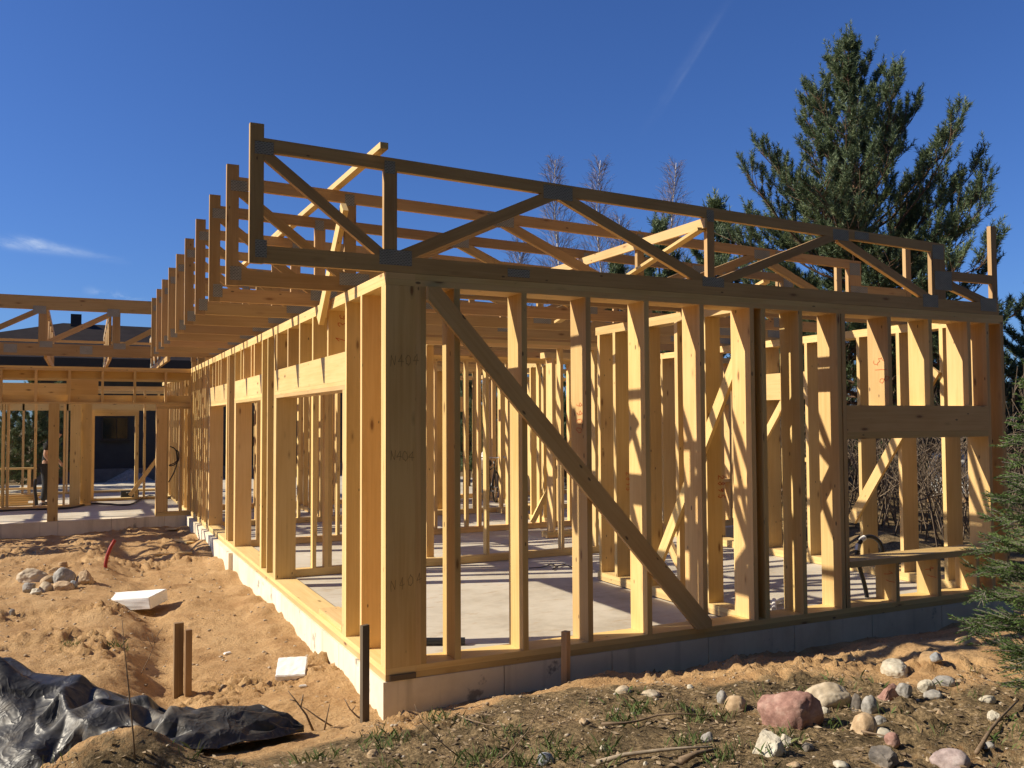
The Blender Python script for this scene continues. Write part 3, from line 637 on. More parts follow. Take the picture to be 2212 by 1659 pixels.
rock('R', 1985, 820, 112, 86, 'grey', 'pale grey round stone left of the angular pale stone')
rock('R', 1530, 470, 150, 60, 'beige', 'flat tan stone on the sand ridge by the foundation')
rock('R', 1310, 440, 130, 64, 'beige', 'pale stone on the sand ridge beside the flat tan stone')
rock('R', 1845, 415, 60, 30, 'white', 'tiny white stone on the crest of the sand ridge')
rock('R', 1490, 1025, 40, 28, 'white', 'tiny white stone beside the fallen branch')
rock('M', 1258, 1040, 108, 72, 'tan', 'tan pebble in the weeds in front of the house corner')
rock('L', 1930, 1190, 112, 92, 'tan', 'tan stone in front of the plastic sheet tip')
for x, y, wp, hp, kd, an, lb in ((210, 585, 185, 95, 'beige', 0, 'long pale boulder at the left of the stone pile'), (400, 590, 135, 105, 'grey', 0, 'grey boulder in the middle of the stone pile'), (532, 600, 112, 95, 'tan', 0, 'round tan boulder at the right end of the stone pile'),
    (300, 610, 90, 55, 'tan', 0, 'small tan stone between the pale and the grey boulder of the pile'), (290, 652, 95, 74, 'beige', 0, 'beige stone in front of the grey boulder of the pile'), (390, 650, 135, 62, 'tan', 0, 'flat tan stone at the front right of the pile'), (185, 655, 95, 74, 'grey', 1, 'angular grey stone at the front left of the pile'),
    (225, 682, 80, 40, 'white', 1, 'small pale stone lowest in front of the pile'), (458, 640, 52, 52, 'blue', 0, 'small blue-grey stone before the round tan boulder'), (350, 555, 95, 50, 'soil', 1, 'sandy lump at the back of the stone pile'), (75, 820, 42, 42, 'grey', 1, 'single grey stone on the bare sand at far left'), (392, 500, 62, 36, 'soil', 0, 'sandy stone behind the pile')):
    rock('1b', x, y, wp, hp, kd, lb, bool(an), group='stones of the heap on the left')
# polystyrene ---------------------------------------------------------
M_FOAM = noisy('white_polystyrene', [(.78, .77, .74), (.88, .87, .85)], 60, .8, .15, .004)
def foam(px, py, L, Wd, H, rz, rx, ry, label, lift=0):
    P, t = at(px, py); bm = bmesh.new(); bmesh.ops.create_cube(bm, size=1)
    for v in bm.verts: v.co = Vector((v.co.x*L, v.co.y*Wd, v.co.z*H))
    bmesh.ops.bevel(bm, geom=bm.edges[:], offset=.006, segments=2, affect='EDGES')
    bmesh.ops.subdivide_edges(bm, edges=[e for e in bm.edges if e.calc_length() > .1], cuts=6, use_grid_fill=True)
    for v in bm.verts: v.co += Vector((mnoise.noise(v.co*30), mnoise.noise(v.co*30+Vector((9, 0, 0))), mnoise.noise(v.co*30+Vector((0, 9, 0)))))*.004
    me = bpy.data.meshes.new('foam_block'); bm.to_mesh(me); bm.free(); me.materials.append(M_FOAM)
    o = bpy.data.objects.new('foam_block', me); COL.objects.link(o); o.rotation_euler = (rx, ry, rz); o.location = (P.x, P.y, gz(P.x, P.y)+H*.4+lift); return tag(o, label, 'foam block')
foam(*zp('1b', 815, 765), .70, .34, .13, radians(-38), .10, -.10, 'long white polystyrene slab tilted on the edge of the sand bank', .0)
foam(*zp('1b', 1815, 1215), .235, .29, .07, radians(-16), .26, 0, 'square white polystyrene block lying flat on the sand', .035)
foam(*zp('1b', 1885, 1275), .06, .025, .02, radians(-10), 0, 0, 'small white crumb of polystyrene beside the square block')
foam(*zp('1b', 1415, 1070), .07, .04, .02, .4, 0, 0, 'small white scrap on the sand in the trench')
# stakes ----------------------------------------------------------------
def stake(x, y, wd, dp, z1, rz, label, m, lean=(0, 0)):
    g = gz(x, y); mb = MB(); mb.beam((lean[0]*-.3, lean[1]*-.3, -.3), (lean[0]*(z1-g), lean[1]*(z1-g), z1-g), wd, dp, (0, 1, 0)); o = mb.build('stake', m); o.location = (x, y, g); o.rotation_euler = (0, 0, rz); return tag(o, label, 'stake', 'wooden survey stakes')
P = on_plane(788, 1350, 1, -.33); stake(P.x, P.y, .055, .03, P.z, .35, 'dark wooden stake standing before the house corner', W_DARK)
P = on_plane(1221, 1364, 1, -.30); stake(P.x, P.y, .052, .048, P.z, .5, 'light wooden stake in the sand ridge before the front foundation', W_STAKE, (.02, 0))
P = on_plane(386, 1345, 1, 1.42); stake(P.x, P.y, .07, .045, P.z, .1, 'taller brown stake of the pair behind the black sheet', W_OLD)
P = on_plane(407, 1360, 1, 1.36); stake(P.x, P.y, .05, .035, P.z, .2, 'shorter brown stake of the pair behind the black sheet', W_OLD)
# red conduit in the sand
M_REDP = flat('red_plastic', (.30, .022, .015), .6)
P, t = at(228, 1226); q = [P+Vector(v) for v in ((0, 0, -.1), (.0, 0, .05), (.02, 0, .16), (.06, 0, .27), (.11, 0, .36))]
rp = MB().tube(q, .024, 10).build('red_conduit', M_REDP, smooth=True); tag(rp, 'red plastic conduit sticking up out of the sand', 'conduit')
# boards lying about
def lying(pa, pb, z, w_, h_, label, m=W_STUD, ax=2):
    a = on_plane(*pa, 2, z); b = on_plane(*pb, 2, z); o = MB().beam(a, b, w_, h_).build('board', m); return tag(o, label, 'board', 'offcut boards lying about')
o = MB().box(.02, .20, 1.25, 2.02, .0915, .135).build('board', W_STUD); tag(o, 'short board lying on the sill of the nearest door opening', 'board', 'offcut boards lying about')
o = MB().box(.30, .48, 1.5, 2.4, .0, .043).build('board', W_STUD); tag(o, 'board lying on the slab just inside the nearest door opening', 'board', 'offcut boards lying about')
for (a, b_, lb) in (((960, 460), (1190, 447), 'thin lath lying on the shaded sand in the far corner of the yard'), ((1105, 365), (1185, 385), 'pale offcut lying by the jog of the foundation'), ((1040, 298), (1110, 296), 'small pale board at the foot of the wing foundation')):
    A, t = at(*zp('1b', *a)); B_, t2 = at(*zp('1b', *b_)); o = MB().beam(A+Vector((0, 0, .03)), B_+Vector((0, 0, .03)), .06 if 'lath' in lb else .13, .025).build('board', W_STUD); tag(o, lb, 'board', 'offcut boards lying about')
# conduits, hoses ---------------------------------------------------------
M_BLK = flat('black_hose_plastic', (.015, .015, .016), .4); M_WHT = flat('white_plastic', (.75, .75, .72), .4)
def hose(name, pts, r, label, m=M_BLK, smooth_=3):
    pts = [Vector(p) for p in pts]
    for _ in range(smooth_):
        np_ = [pts[0]]
        for i in range(len(pts)-1): np_ += [pts[i]*.75+pts[i+1]*.25, pts[i]*.25+pts[i+1]*.75]
        pts = np_+[pts[-1]]
    o = MB().tube(pts, r, 8).build(name, m, smooth=True); return tag(o, label, 'hose' if 'hose' in name else 'conduit')
lp = [on_plane(*zp('6', x, y), 1, .62) for x, y in ((1795, 1000), (1800, 900), (1790, 820), (1752, 772), (1692, 754), (1640, 785), (1615, 850), (1608, 910), (1635, 1000), (1668, 1110), (1690, 1230))]
cl_ = hose('black_conduit', lp, .022, 'black conduit looping up from the slab behind the window opening')
MB().tube([on_plane(*zp('6', x, y), 1, .62) for x, y in ((1668, 768), (1640, 788))], .028, 10).build('white_coupling', M_WHT, cl_); MB().tube([on_plane(*zp('6', x, y), 1, .62) for x, y in ((1622, 815), (1612, 860))], .03, 8).build('tape_wrap', flat('silver_tape', (.5, .5, .5), .35, .6), cl_)
hose('black_conduit', [on_plane(*zp('4', x, 1338-(x-200)*.01), 2, .03) for x in (-200, 200, 420, 610)], .03, 'black pipe lying on the slab just inside the front wall')
hose('grey_cable', [on_plane(*zp('4', x, y), 2, .015) for x, y in ((1075, 805), (1180, 800), (1240, 770), (1280, 800), (1230, 820), (1330, 770), (1395, 805))], .007, 'thin dark cable tangled on the slab in the front room')
hose('black_hose', [on_plane(*zp('B', x, y), 2, .018) for x, y in ((-300, 1300), (0, 1278), (250, 1262), (500, 1258), (740, 1250), (860, 1225), (1000, 1190), (1200, 1202), (1350, 1215), (1450, 1200), (1560, 1130), (1640, 1105), (1690, 1122), (1720, 1140))], .018, 'long black hose snaking over the terrace slab of the wing')
hose('black_hose', [on_plane(*zp('B', x, y), 1, 12.54) for x, y in ((1850, 575), (1900, 590), (1930, 650), (1935, 720), (1900, 760), (1840, 775), (1850, 790), (1905, 775), (1945, 730), (1950, 650), (1915, 600), (1930, 700), (1925, 780), (1890, 870), (1835, 965))], .011, 'black hose coiled and hanging on the wing wall panel')
hose('black_conduit', [on_plane(*zp('B', x, y), 1, 14.6) for x, y in ((400, 1215), (395, 1150), (382, 1060), (380, 980), (388, 930))], .03, 'black conduit standing upright on the wing terrace')
pv = hose('white_pipe', [on_plane(*zp('6', x, y), 2, .04) for x, y in ((1005, 1250), (1060, 1220), (1105, 1210))], .02, 'white plastic drain pipe lying on the slab by the front wall', M_WHT, 0)
MB().tube([on_plane(*zp('6', x, y), 2, .04) for x, y in ((1010, 1222), (1010, 1290))], .022, 10).build('pipe_branch', M_WHT, pv)
# ------------------------------------------------------------------ black plastic sheet
def tarp():
    rng = np.random.default_rng(21); nu, nv, sub = 26, 10, 9
    u = np.linspace(0, 1, nu); v = np.linspace(0, 1, nv); U, Vv = np.meshgrid(u, v)
    U = U+rng.uniform(-.4, .4, U.shape)/nu*((U > 0) & (U < 1)); Vv = Vv+rng.uniform(-.38, .38, Vv.shape)/nv*((Vv > 0) & (Vv < 1))
    fx = np.interp(U, [0, .12, .3, .5, .75, 1], [-.66, -.92, -1.35, -1.75, -2.35, -3.3]); fy = np.interp(U, [0, .12, .3, .5, .75, 1], [-.36, -.50, -.60, -.55, -.34, .05])
    wd = np.interp(U, [0, .06, .25, .45, .7, 1], [.03, .25, .60, .66, .95, 1.2])
    Xx = fx+Vv*wd*.42; Yy = fy+Vv*wd*.92
    hgt = np.interp(U, [0, .1, .25, .42, .55, .75, 1], [.02, .14, .24, .23, .26, .32, .34])
    prof = np.interp(Vv, [0, .10, .35, .62, .85, 1], [0, .28, .72, 1.0, .75, 0])
    lw_ = sst(.28, .55, U)
    h = prof*hgt+(rng.normal(0, 1, U.shape)*(.014+.030*lw_)+.05*(np.abs(((Vv*2.6+1.1*fbm(U*3.5, Vv*.8, 5, 2)) % 1)-.5)*2-.5))*np.minimum(1, prof*3)
    for cx_, cy_, s_, a_ in ((-2.38, .28, .13, .16), (-2.02, .10, .10, .13), (-2.95, .75, .18, .2), (-1.32, -.12, .08, .07), (-2.62, .05, .10, .10)): h += a_*np.maximum(0, 1-np.hypot(Xx-cx_, Yy-cy_)/s_/1.6)*(prof > .05)
    Zz = ground(Xx, Yy, False)+.012+np.maximum(h, 0)
    C = np.stack([Xx, Yy, Zz], -1); verts = []; faces = []
    for a in range(nv-1):
        for c in range(nu-1):
            q = [C[a, c], C[a, c+1], C[a+1, c+1], C[a+1, c]]
            flip = (q[0][2]+q[2][2]) > (q[1][2]+q[3][2])
            s = np.linspace(0, 1, sub+1); S_, T_ = np.meshgrid(s, s)
            if flip:
                lo = T_ <= S_
                Pp = np.where(lo[..., None], q[0]*(1-S_)[..., None]+q[1]*(S_-T_)[..., None]+q[2]*T_[..., None], q[0]*(1-T_)[..., None]+q[3]*(T_-S_)[..., None]+q[2]*S_[..., None])
            else:
                lo = S_+T_ <= 1
                Pp = np.where(lo[..., None], q[0]*(1-S_-T_)[..., None]+q[1]*S_[..., None]+q[3]*T_[..., None], q[2]*(S_+T_-1)[..., None]+q[1]*(1-T_)[..., None]+q[3]*(1-S_)[..., None])
            k = len(verts)*(sub+1)**2; verts.append(Pp.reshape(-1, 3)); n = sub+1
            ii = (np.arange(sub)[:, None]*n+np.arange(sub)[None, :]).ravel()+k
            faces.append(np.concatenate([np.stack([ii, ii+1, ii+1+n], 1), np.stack([ii, ii+1+n, ii+n], 1)]) if flip else np.concatenate([np.stack([ii, ii+1, ii+n], 1), np.stack([ii+1, ii+1+n, ii+n], 1)]))
    V = np.concatenate(verts); F = np.concatenate(faces)
    V[:, 2] += .014*fbm(V[:, 0]*5, V[:, 1]*5, 57, 3)+.03*np.abs(fbm(V[:, 0]*3.2+V[:, 1]*1.5, V[:, 1]*3.2, 77, 2))
    V[:, 2] = np.maximum(V[:, 2], ground(V[:, 0], V[:, 1])+.005)
    # weld the shared rims
    key = np.round(V*2e4).astype(np.int64); _, idx, inv = np.unique(key, axis=0, return_index=True, return_inverse=True); V = V[idx]; F = inv.ravel()[F]
    E2 = np.concatenate([F[:, [0, 1]], F[:, [1, 2]], F[:, [2, 0]]]); E2 = np.concatenate([E2, E2[:, ::-1]]); deg = np.bincount(E2[:, 0], minlength=len(V))[:, None]
    for _ in range(7):
        S2 = np.stack([np.bincount(E2[:, 0], weights=V[E2[:, 1], a], minlength=len(V)) for a in range(3)], 1)/deg; V[:, 2] = V[:, 2]*.4+S2[:, 2]*.6
    V[:, 2] = np.maximum(V[:, 2], ground(V[:, 0], V[:, 1])+.004)
    m, nt, b = mat('black_polythene')
    tc = N(nt, 'ShaderNodeTexCoord'); nz = N(nt, 'ShaderNodeTexNoise', i_Scale=6.5, i_Detail=3.0, i_Roughness=.5, i_Distortion=.7); nt.links.new(tc.outputs['Object'], nz.inputs['Vector'])
    d2 = N(nt, 'ShaderNodeTexNoise', i_Scale=3.0, i_Detail=9.0, i_Roughness=.75); nt.links.new(tc.outputs['Object'], d2.inputs['Vector'])
    nt.links.new(ramp(nt, d2.outputs[0], [(.36, (.016, .016, .016)), (.52, (.048, .046, .044)), (.70, (.17, .145, .11))]), b.inputs['Base Color'])
    nt.links.new(ramp(nt, d2.outputs[0], [(.4, (.38, .38, .38)), (.7, (.68, .68, .68))]), b.inputs['Roughness'])
    rg = math_(nt, 'ABSOLUTE', math_(nt, 'MULTIPLY_ADD', nz.outputs[0], 2.0, -1.0)); bump(nt, b, math_(nt, 'POWER', math_(nt, 'SUBTRACT', 1.0, rg), 5.0), .3, .02)
    o = mesh_np('plastic_sheet', V, F, m, smooth=True); sd_ = o.modifiers.new('thickness', 'SOLIDIFY'); sd_.thickness = .003
    return tag(o, 'crumpled black plastic sheet heaped on the sand at the left', 'plastic sheet')
tarp()
# ------------------------------------------------------------------ vegetation helpers
def needles(P, D, L, n, nl, wd, rng, amin=.5, amax=1.0, t0=.05):
    """bottle-brush shoots: n needle triangles round each shoot"""
    P = np.asarray(P, float); D = np.asarray(D, float); D /= np.linalg.norm(D, axis=1, keepdims=True); L = np.asarray(L, float)
    k = len(P); A = np.cross(D, np.array([.3, .2, .93])); A /= np.linalg.norm(A, axis=1, keepdims=True); B_ = np.cross(D, A)
    t = np.tile(np.linspace(t0, 1, n), (k, 1))+rng.uniform(-.03, .03, (k, n)); ph = rng.uniform(0, 2*pi, (k, n)); an = rng.uniform(amin, amax, (k, n))*(1.1-.5*t)
    base = P[:, None]+D[:, None]*(t*L[:, None])[..., None]
    rad = A[:, None]*np.cos(ph)[..., None]+B_[:, None]*np.sin(ph)[..., None]
    nd = D[:, None]*np.cos(an)[..., None]+rad*np.sin(an)[..., None]
    ln = nl*rng.uniform(.75, 1.2, (k, n))
    sd = np.cross(nd, rng.normal(size=(k, n, 3))); sd /= np.linalg.norm(sd, axis=2, keepdims=True)+1e-9; sd *= wd/2
    V = np.stack([base-sd, base+sd, base+nd*ln[..., None]], 2).reshape(-1, 3)
    return V, np.arange(len(V)).reshape(-1, 3)
def leafmat(name, a, b_, c, sc=1.5, rough=.6):
    m, nt, bs = mat(name); ge = N(nt, 'ShaderNodeNewGeometry'); tc = N(nt, 'ShaderNodeTexCoord')
    n = N(nt, 'ShaderNodeTexNoise', i_Scale=sc, i_Detail=3.0); nt.links.new(tc.outputs['Object'], n.inputs['Vector'])
    f = math_(nt, 'MULTIPLY_ADD', ge.outputs['Random Per Island'], .35, math_(nt, 'MULTIPLY', n.outputs[0], .75))
    nt.links.new(ramp(nt, f, [(.3, a), (.55, b_), (.8, c)]), bs.inputs['Base Color']); bs.inputs['Roughness'].default_value = rough
    tr = N(nt, 'ShaderNodeBsdfTranslucent'); nt.links.new(ramp(nt, f, [(.3, a), (.8, c)]), tr.inputs[0])
    ms = N(nt, 'ShaderNodeMixShader'); ms.inputs[0].default_value = .18; out = nt.nodes['Material Output']
    nt.links.new(bs.outputs[0], ms.inputs[1]); nt.links.new(tr.outputs[0], ms.inputs[2]); nt.links.new(ms.outputs[0], out.inputs[0]); return m
M_PINE = leafmat('pine_needles', (.042, .070, .034), (.098, .145, .066), (.21, .255, .12)); M_SPRUCE = leafmat('spruce_needles', (.030, .065, .014), (.075, .135, .030), (.17, .24, .06), 5, .8)
M_BARK = noisy('pine_bark', [(.07, .04, .025), (.15, .085, .05), (.11, .075, .055)], 7, .9, .6, .02); M_GBARK = noisy('grey_bark', [(.12, .10, .085), (.22, .19, .16)], 9, .9, .4, .01)
def pine(H, env, seed, nbr, lat=2, nsh=3, nn=18, nl=.075, nw=.017, trunk_r=.15, z_lo=.25, node=.34):
    rng = np.random.default_rng(seed); rnd = random.Random(seed); tr = MB(); br = MB(); P = []; D = []; L = []
    cx = [rnd.uniform(-.06, .06) for _ in range(8)]
    def tp(z): 
        f = z/H*7; i = min(int(f), 6); return Vector((cx[i]*(1-(f-i))+cx[i+1]*(f-i), cx[7-i]*.8*(1-(f-i))+cx[6-i]*.8*(f-i), z))
    tr.tube([tp(H*i/14) for i in range(15)], [max(.014, trunk_r*(1-i/14.6)) for i in range(15)], 9)
    for i in range(nbr):
        u = (i+rnd.random()*.8)/nbr; ze = H*(z_lo+(1.0-z_lo)*u)*.995; R = np.interp(ze/H, *env)*rnd.uniform(.62, 1.06); az = i*2.399+rnd.uniform(-.5, .5)
        rise = R*np.interp(ze/H, [.3, .6, .9, 1], [.28, .6, 1.25, 2.2]); z0 = max(H*.18, ze-rise)
        o = Vector((cos(az), sin(az), 0)); a = tp(z0); pts = []
        sd = Vector((-o.y, o.x, 0))*rnd.uniform(-.2, .2)*R
        for j in range(7):
            t = j/6; pts.append(a+o*(R*t)+sd*t*t+Vector((0, 0, (ze-z0)*(t**1.45)))+Vector((rnd.gauss(0, .02), rnd.gauss(0, .02), rnd.gauss(0, .02)))*R)
        br.tube(pts, [max(.007, .02*R**.8*(1-j/6.8)) for j in range(7)], 5, False)
        nd = max(3, int(R/node)+2)
        for j in range(nd):
            t = .28+.72*(j+rnd.random()*.6)/nd; t = min(t, 1); f = t*6; k = min(int(f), 5); q = pts[k].lerp(pts[k+1], f-k); d = (pts[k+1]-pts[k]).normalized()
            for s in range(lat):
                sg = 1 if s % 2 else -1; ll = R*rnd.uniform(.14, .30)*(1.25-t*.55)+.08
                dr = (d*.7+Vector((-o.y, o.x, 0))*sg*rnd.uniform(.4, 1.0)+Vector((0, 0, rnd.uniform(.15, .8)))).normalized()
                e = q+dr*ll; br.tube([q, q.lerp(e, .55)+Vector((0, 0, -.01)), e], [.009, .006, .004], 3, False)
                for g in range(nsh):
                    tt = 1-.6*g/nsh; b0 = q.lerp(e, tt*rnd.uniform(.85, 1)); dd = dr*rnd.uniform(.3, .9)+Vector((rnd.gauss(0, .3), rnd.gauss(0, .3), rnd.uniform(.5, 1.1)))
                    P.append(b0); D.append(dd); L.append(rnd.uniform(.15, .30)*min(1, .55+R*.3))
        P.append(pts[-1]); D.append((pts[-1]-pts[-2]).normalized()+Vector((0, 0, .8))); L.append(.38)
    for k in range(9): P.append(tp(H*(.955+.005*k))+Vector((rnd.gauss(0, .04), rnd.gauss(0, .04), 0))); D.append(Vector((rnd.gauss(0, .45), rnd.gauss(0, .45), 1))); L.append(.36)
    V, F = needles(P, D, L, nn, nl, nw, rng, .75, 1.35)
    return tr, br, (V, F)
def tree(name, data, loc, rz, sc, label, cat, group=None, fm=None, bm_=None):
    tr, br, (V, F) = data; r = thing(name, (0, 0, 0), label, cat, group)
    tr.build('trunk', bm_ or M_BARK, r, True); br.build('branches', bm_ or M_BARK, r, True); mesh_np('crown', V, F, fm or M_PINE, r)
    r.location = loc; r.rotation_euler = (0, 0, rz); r.scale = (sc, sc, sc); return r
def dup(r, loc, rz, sc, label=None, group=None):
    c = r.copy(); COL.objects.link(c); c.location = loc; c.rotation_euler = (0, 0, rz); c.scale = (sc, sc, sc)
    if label: c['label'] = label
    if group: c['group'] = group
    for ch in r.children:
        d = ch.copy(); COL.objects.link(d); d.parent = c
    return c
def spot(px, dep): 
    p = at_depth(px, 900, dep); return p.x, p.y, gz(p.x, p.y)-.05
# the big pine
x, y, g = spot(1884, 19.0); HB = at_depth(1850, 66, 19.0).z-g
bigp = tree('pine_tree', pine(HB, ([.0, .28, .45, .62, .74, .84, .92, .97, 1.0], [2.1, 2.6, 2.95, 2.8, 2.25, 1.6, .85, .40, .05]), 11, 132, 2, 5, 40, .095, .0155, node=.27), (x, y, g), .4, 1, 'tall bushy pine rising over the right end of the roof', 'pine tree')
bigp.rotation_euler = (Matrix.Rotation(radians(-2.0), 3, CF) @ Matrix.Rotation(.4, 3, 'Z')).to_euler()
ENV2 = ([0, .2, .5, .75, .9, 1], [1.1, 1.35, 1.15, .7, .3, .04])
d2 = pine(5.6, ENV2, 5, 62, 2, 4, 24, .10, .023, trunk_r=.09, z_lo=.12, node=.24)
x, y, g = spot(1432, 26); p1 = tree('pine_tree', d2, (x, y, g), 0, (at_depth(1432, 482, 26).z-g)/5.6, 'bushy pine showing above the middle of the roof trusses, left of the tallest', 'pine tree')
x, y, g = spot(1552, 27); dup(p1, (x, y, g), 2.1, (at_depth(1552, 440, 27).z-g)/5.6, 'narrow pine between the bushy middle pine and the tallest one')
x, y, g = spot(1335, 24); dup(p1, (x, y, g), 4.0, (at_depth(1335, 560, 24).z-g)/5.6, 'low pine behind the trusses, left of the bushy middle pine')
x, y, g = spot(2268, 21); dup(p1, (x, y, g), 1.0, (at_depth(2268, 560, 21).z-g)/5.6, 'pine at the right picture edge with only its left branches visible')
x, y, g = spot(1990, 24); dup(p1, (x, y, g), 5.0, (at_depth(1990, 610, 24).z-g)/5.6, 'lower pine standing behind the tallest one to the right')
LBL = 'young dark pine in the row seen through the studs behind the house'
for i, (px, dep, ty) in enumerate(((1010, 25, 770), (1090, 27, 745), (1170, 24, 760), (1255, 26, 705), (1480, 23, 660), (1640, 24, 640), (1720, 26, 610), (1790, 23, 700), (1925, 22, 720), (2060, 25, 760), (2140, 27, 690), (930, 27, 790))):
    x, y, g = spot(px, dep); dup(p1, (x, y, g), i*1.3, (at_depth(px, ty, dep).z-g)/5.6, LBL, 'row of young pines behind the house')
for i, (px, dep, ty, lb) in enumerate(((70, 25, 815, 'dark conifer at far left seen between the wing studs'), (128, 27, 830, 'dark conifer right behind the man in the wing'), (20, 24, 860, 'low dark conifer at the left picture edge'))):
    x, y, g = spot(px, dep); dup(p1, (x, y, g), i*2, (at_depth(px, ty, dep).z-g)/5.6, lb)
# unseen pine wood, added to keep sky light off the front wall
def unseen_sky_block():
    rng = np.random.default_rng(77); n = 62000
    x = rng.uniform(-26, 26, n); row = rng.uniform(0, 5, n); tz = rng.beta(1.2, 1.3, n); top = 15.5+2.5*np.sin(x*1.7)+1.5*np.sin(x*.63+1)
    z = tz*top; y = -9.2-row-.02*np.abs(x)+(1-tz)*.8
    C = np.stack([x, y, z], 1); s = rng.uniform(.18, .5, (n, 1)); a = rng.normal(size=(n, 3)); b_ = rng.normal(size=(n, 3))
    V = np.stack([C-a*s*.35, C+a*s*.35, C+b_*s*.6], 1).reshape(-1, 3); F = np.arange(len(V)).reshape(-1, 3)
    o = mesh_np('wood', V, F, M_PINE); tag(o, 'unseen dense pine wood behind the camera, added to hold back sky light', 'wood', kind='stuff')
unseen_sky_block()
# spruce at the right edge -------------------------------------------------
def spruce(H, R0, seed, nn=44):
    rng = np.random.default_rng(seed); rnd = random.Random(seed); tr = MB(); br = MB(); P = []; D = []; L = []
    tr.tube([(0, 0, -.1), (.01, 0, H*.5), (0, 0, H)], [.03, .02, .006], 8)
    nb = 84
    for i in range(nb):
        u = (i+rnd.random())/nb; z = H*(.05+.93*u); R = R0*(1-u)**.8*rnd.uniform(.75, 1.1)+.10; az = i*2.399+rnd.uniform(-.3, .3); o = Vector((cos(az), sin(az), 0)); sdv = Vector((-o.y, o.x, 0)); pts = []
        for j in range(7): t = j/6; pts.append(Vector((0, 0, z))+o*R*t+Vector((0, 0, R*(.42*t-.30*t*t+.05*rnd.gauss(0, 1)*t)))+sdv*R*.08*rnd.gauss(0, 1)*t)
        br.tube(pts, [.008*(1-j/8) for j in range(7)], 4, False)
        for j in range(6):
            P.append(pts[j]); D.append(pts[j+1]-pts[j]); L.append((pts[j+1]-pts[j]).length*1.05)
        nd = int(R/.04)
        for j in range(nd):
            t = .15+.8*(j+rnd.random()*.5)/nd; f = t*6; k = min(int(f), 5); q = pts[k].lerp(pts[k+1], f-k); d = (pts[k+1]-pts[k]).normalized()
            for sg in (-1, 1):
                ll = R*.42*(1-t)**.7*rnd.uniform(.7, 1.1)+.05; dr = (d*.85+sdv*sg*.75+Vector((0, 0, rnd.uniform(-.12, .22)))).normalized(); m_ = max(1, int(ll/.08))
                for s in range(m_): P.append(q+dr*(ll*s/m_)); D.append(dr+Vector((0, 0, rnd.gauss(0, .08)))); L.append(ll/m_*1.1)
                br.tube([q, q+dr*ll], [.003, .0015], 3, False)
    P = np.array(P); D = np.array(D); L = np.array(L)
    V, F = needles(P, D, L, 30, .021, .0062, rng, .55, 1.15, 0)
    return tr, br, (V, F)
sp_, t_ = at(2300, 1505); sp_ = CAM+(sp_-CAM)*.97
tree('young_spruce', spruce(2.1, .54, 4), (sp_.x, sp_.y, gz(sp_.x, sp_.y)), 1.2, 1, 'young green spruce reaching into the right edge of the picture', 'spruce tree', None, M_SPRUCE, M_GBARK)
# birches --------------------------------------------------------------------
M_BIRCH = noisy('birch_bark', [(.18, .16, .15), (.62, .60, .56), (.72, .70, .66)], 4, .7, .2, .01); M_TWIG = flat('birch_twigs', (.20, .15, .13), .8)
def birch(H, seed):
    rnd = random.Random(seed); tr = MB(); br = MB()
    tp = [Vector((.12*sin(i*.9+seed), .1*cos(i*.7), H*i/12)) for i in range(13)]
    tr.tube(tp, [max(.012, .11*(1-i/12.3)) for i in range(13)], 7)
    for i in range(130):
        u = .22+.76*(i+rnd.random())/130; k = min(int(u*12), 11); q = tp[k].lerp(tp[k+1], u*12-k); az = i*2.4+rnd.random(); ln = (1-u)**.75*H*.20*rnd.uniform(.6, 1.1)+.35
        o = Vector((cos(az), sin(az), 0)); pts = [q+o*ln*.55*t+Vector((0, 0, ln*(.75*t+.35*t*t)))+Vector((rnd.gauss(0, .03), rnd.gauss(0, .03), 0))*ln for t in (0, .33, .66, 1)]
        br.tube(pts, [.015, .010, .007, .004], 3, False)
        for j in range(13):
            t = rnd.uniform(.2, 1)*3; k2 = min(int(t), 2); b0 = pts[k2].lerp(pts[k2+1], t-k2); d = Vector((o.x+rnd.gauss(0, .7), o.y+rnd.gauss(0, .7), rnd.uniform(.3, 1.4))).normalized(); l2 = rnd.uniform(.25, .75)*min(1, ln)
            br.tube([b0, b0+d*l2*.5+Vector((0, 0, .03)), b0+d*l2], [.006, .005, .003], 3, False)
    return tr, br
def put_birch(px, ty, dep, seed, label):
    x, y, g = spot(px, dep); H = at_depth(px, ty, dep).z-g; tr, br = birch(H, seed); r = thing('birch_tree', (0, 0, 0), label, 'birch tree'); tr.build('trunk', M_BIRCH, r, True); br.build('branches', M_TWIG, r); r.location = (x, y, g)
put_birch(1206, 340, 38, 1, 'bare birch above the second gap of the front truss, leftmost of the tall birches'); put_birch(1300, 340, 40, 2, 'slender bare birch, middle of the three tall birches'); put_birch(1462, 345, 42, 3, 'bare birch with a broad twiggy crown, nearest to the big pine'); put_birch(1120, 520, 36, 4, 'lower bare birch left of the tall birches'); put_birch(1345, 470, 39, 6, 'small bare birch in front of the middle pines')
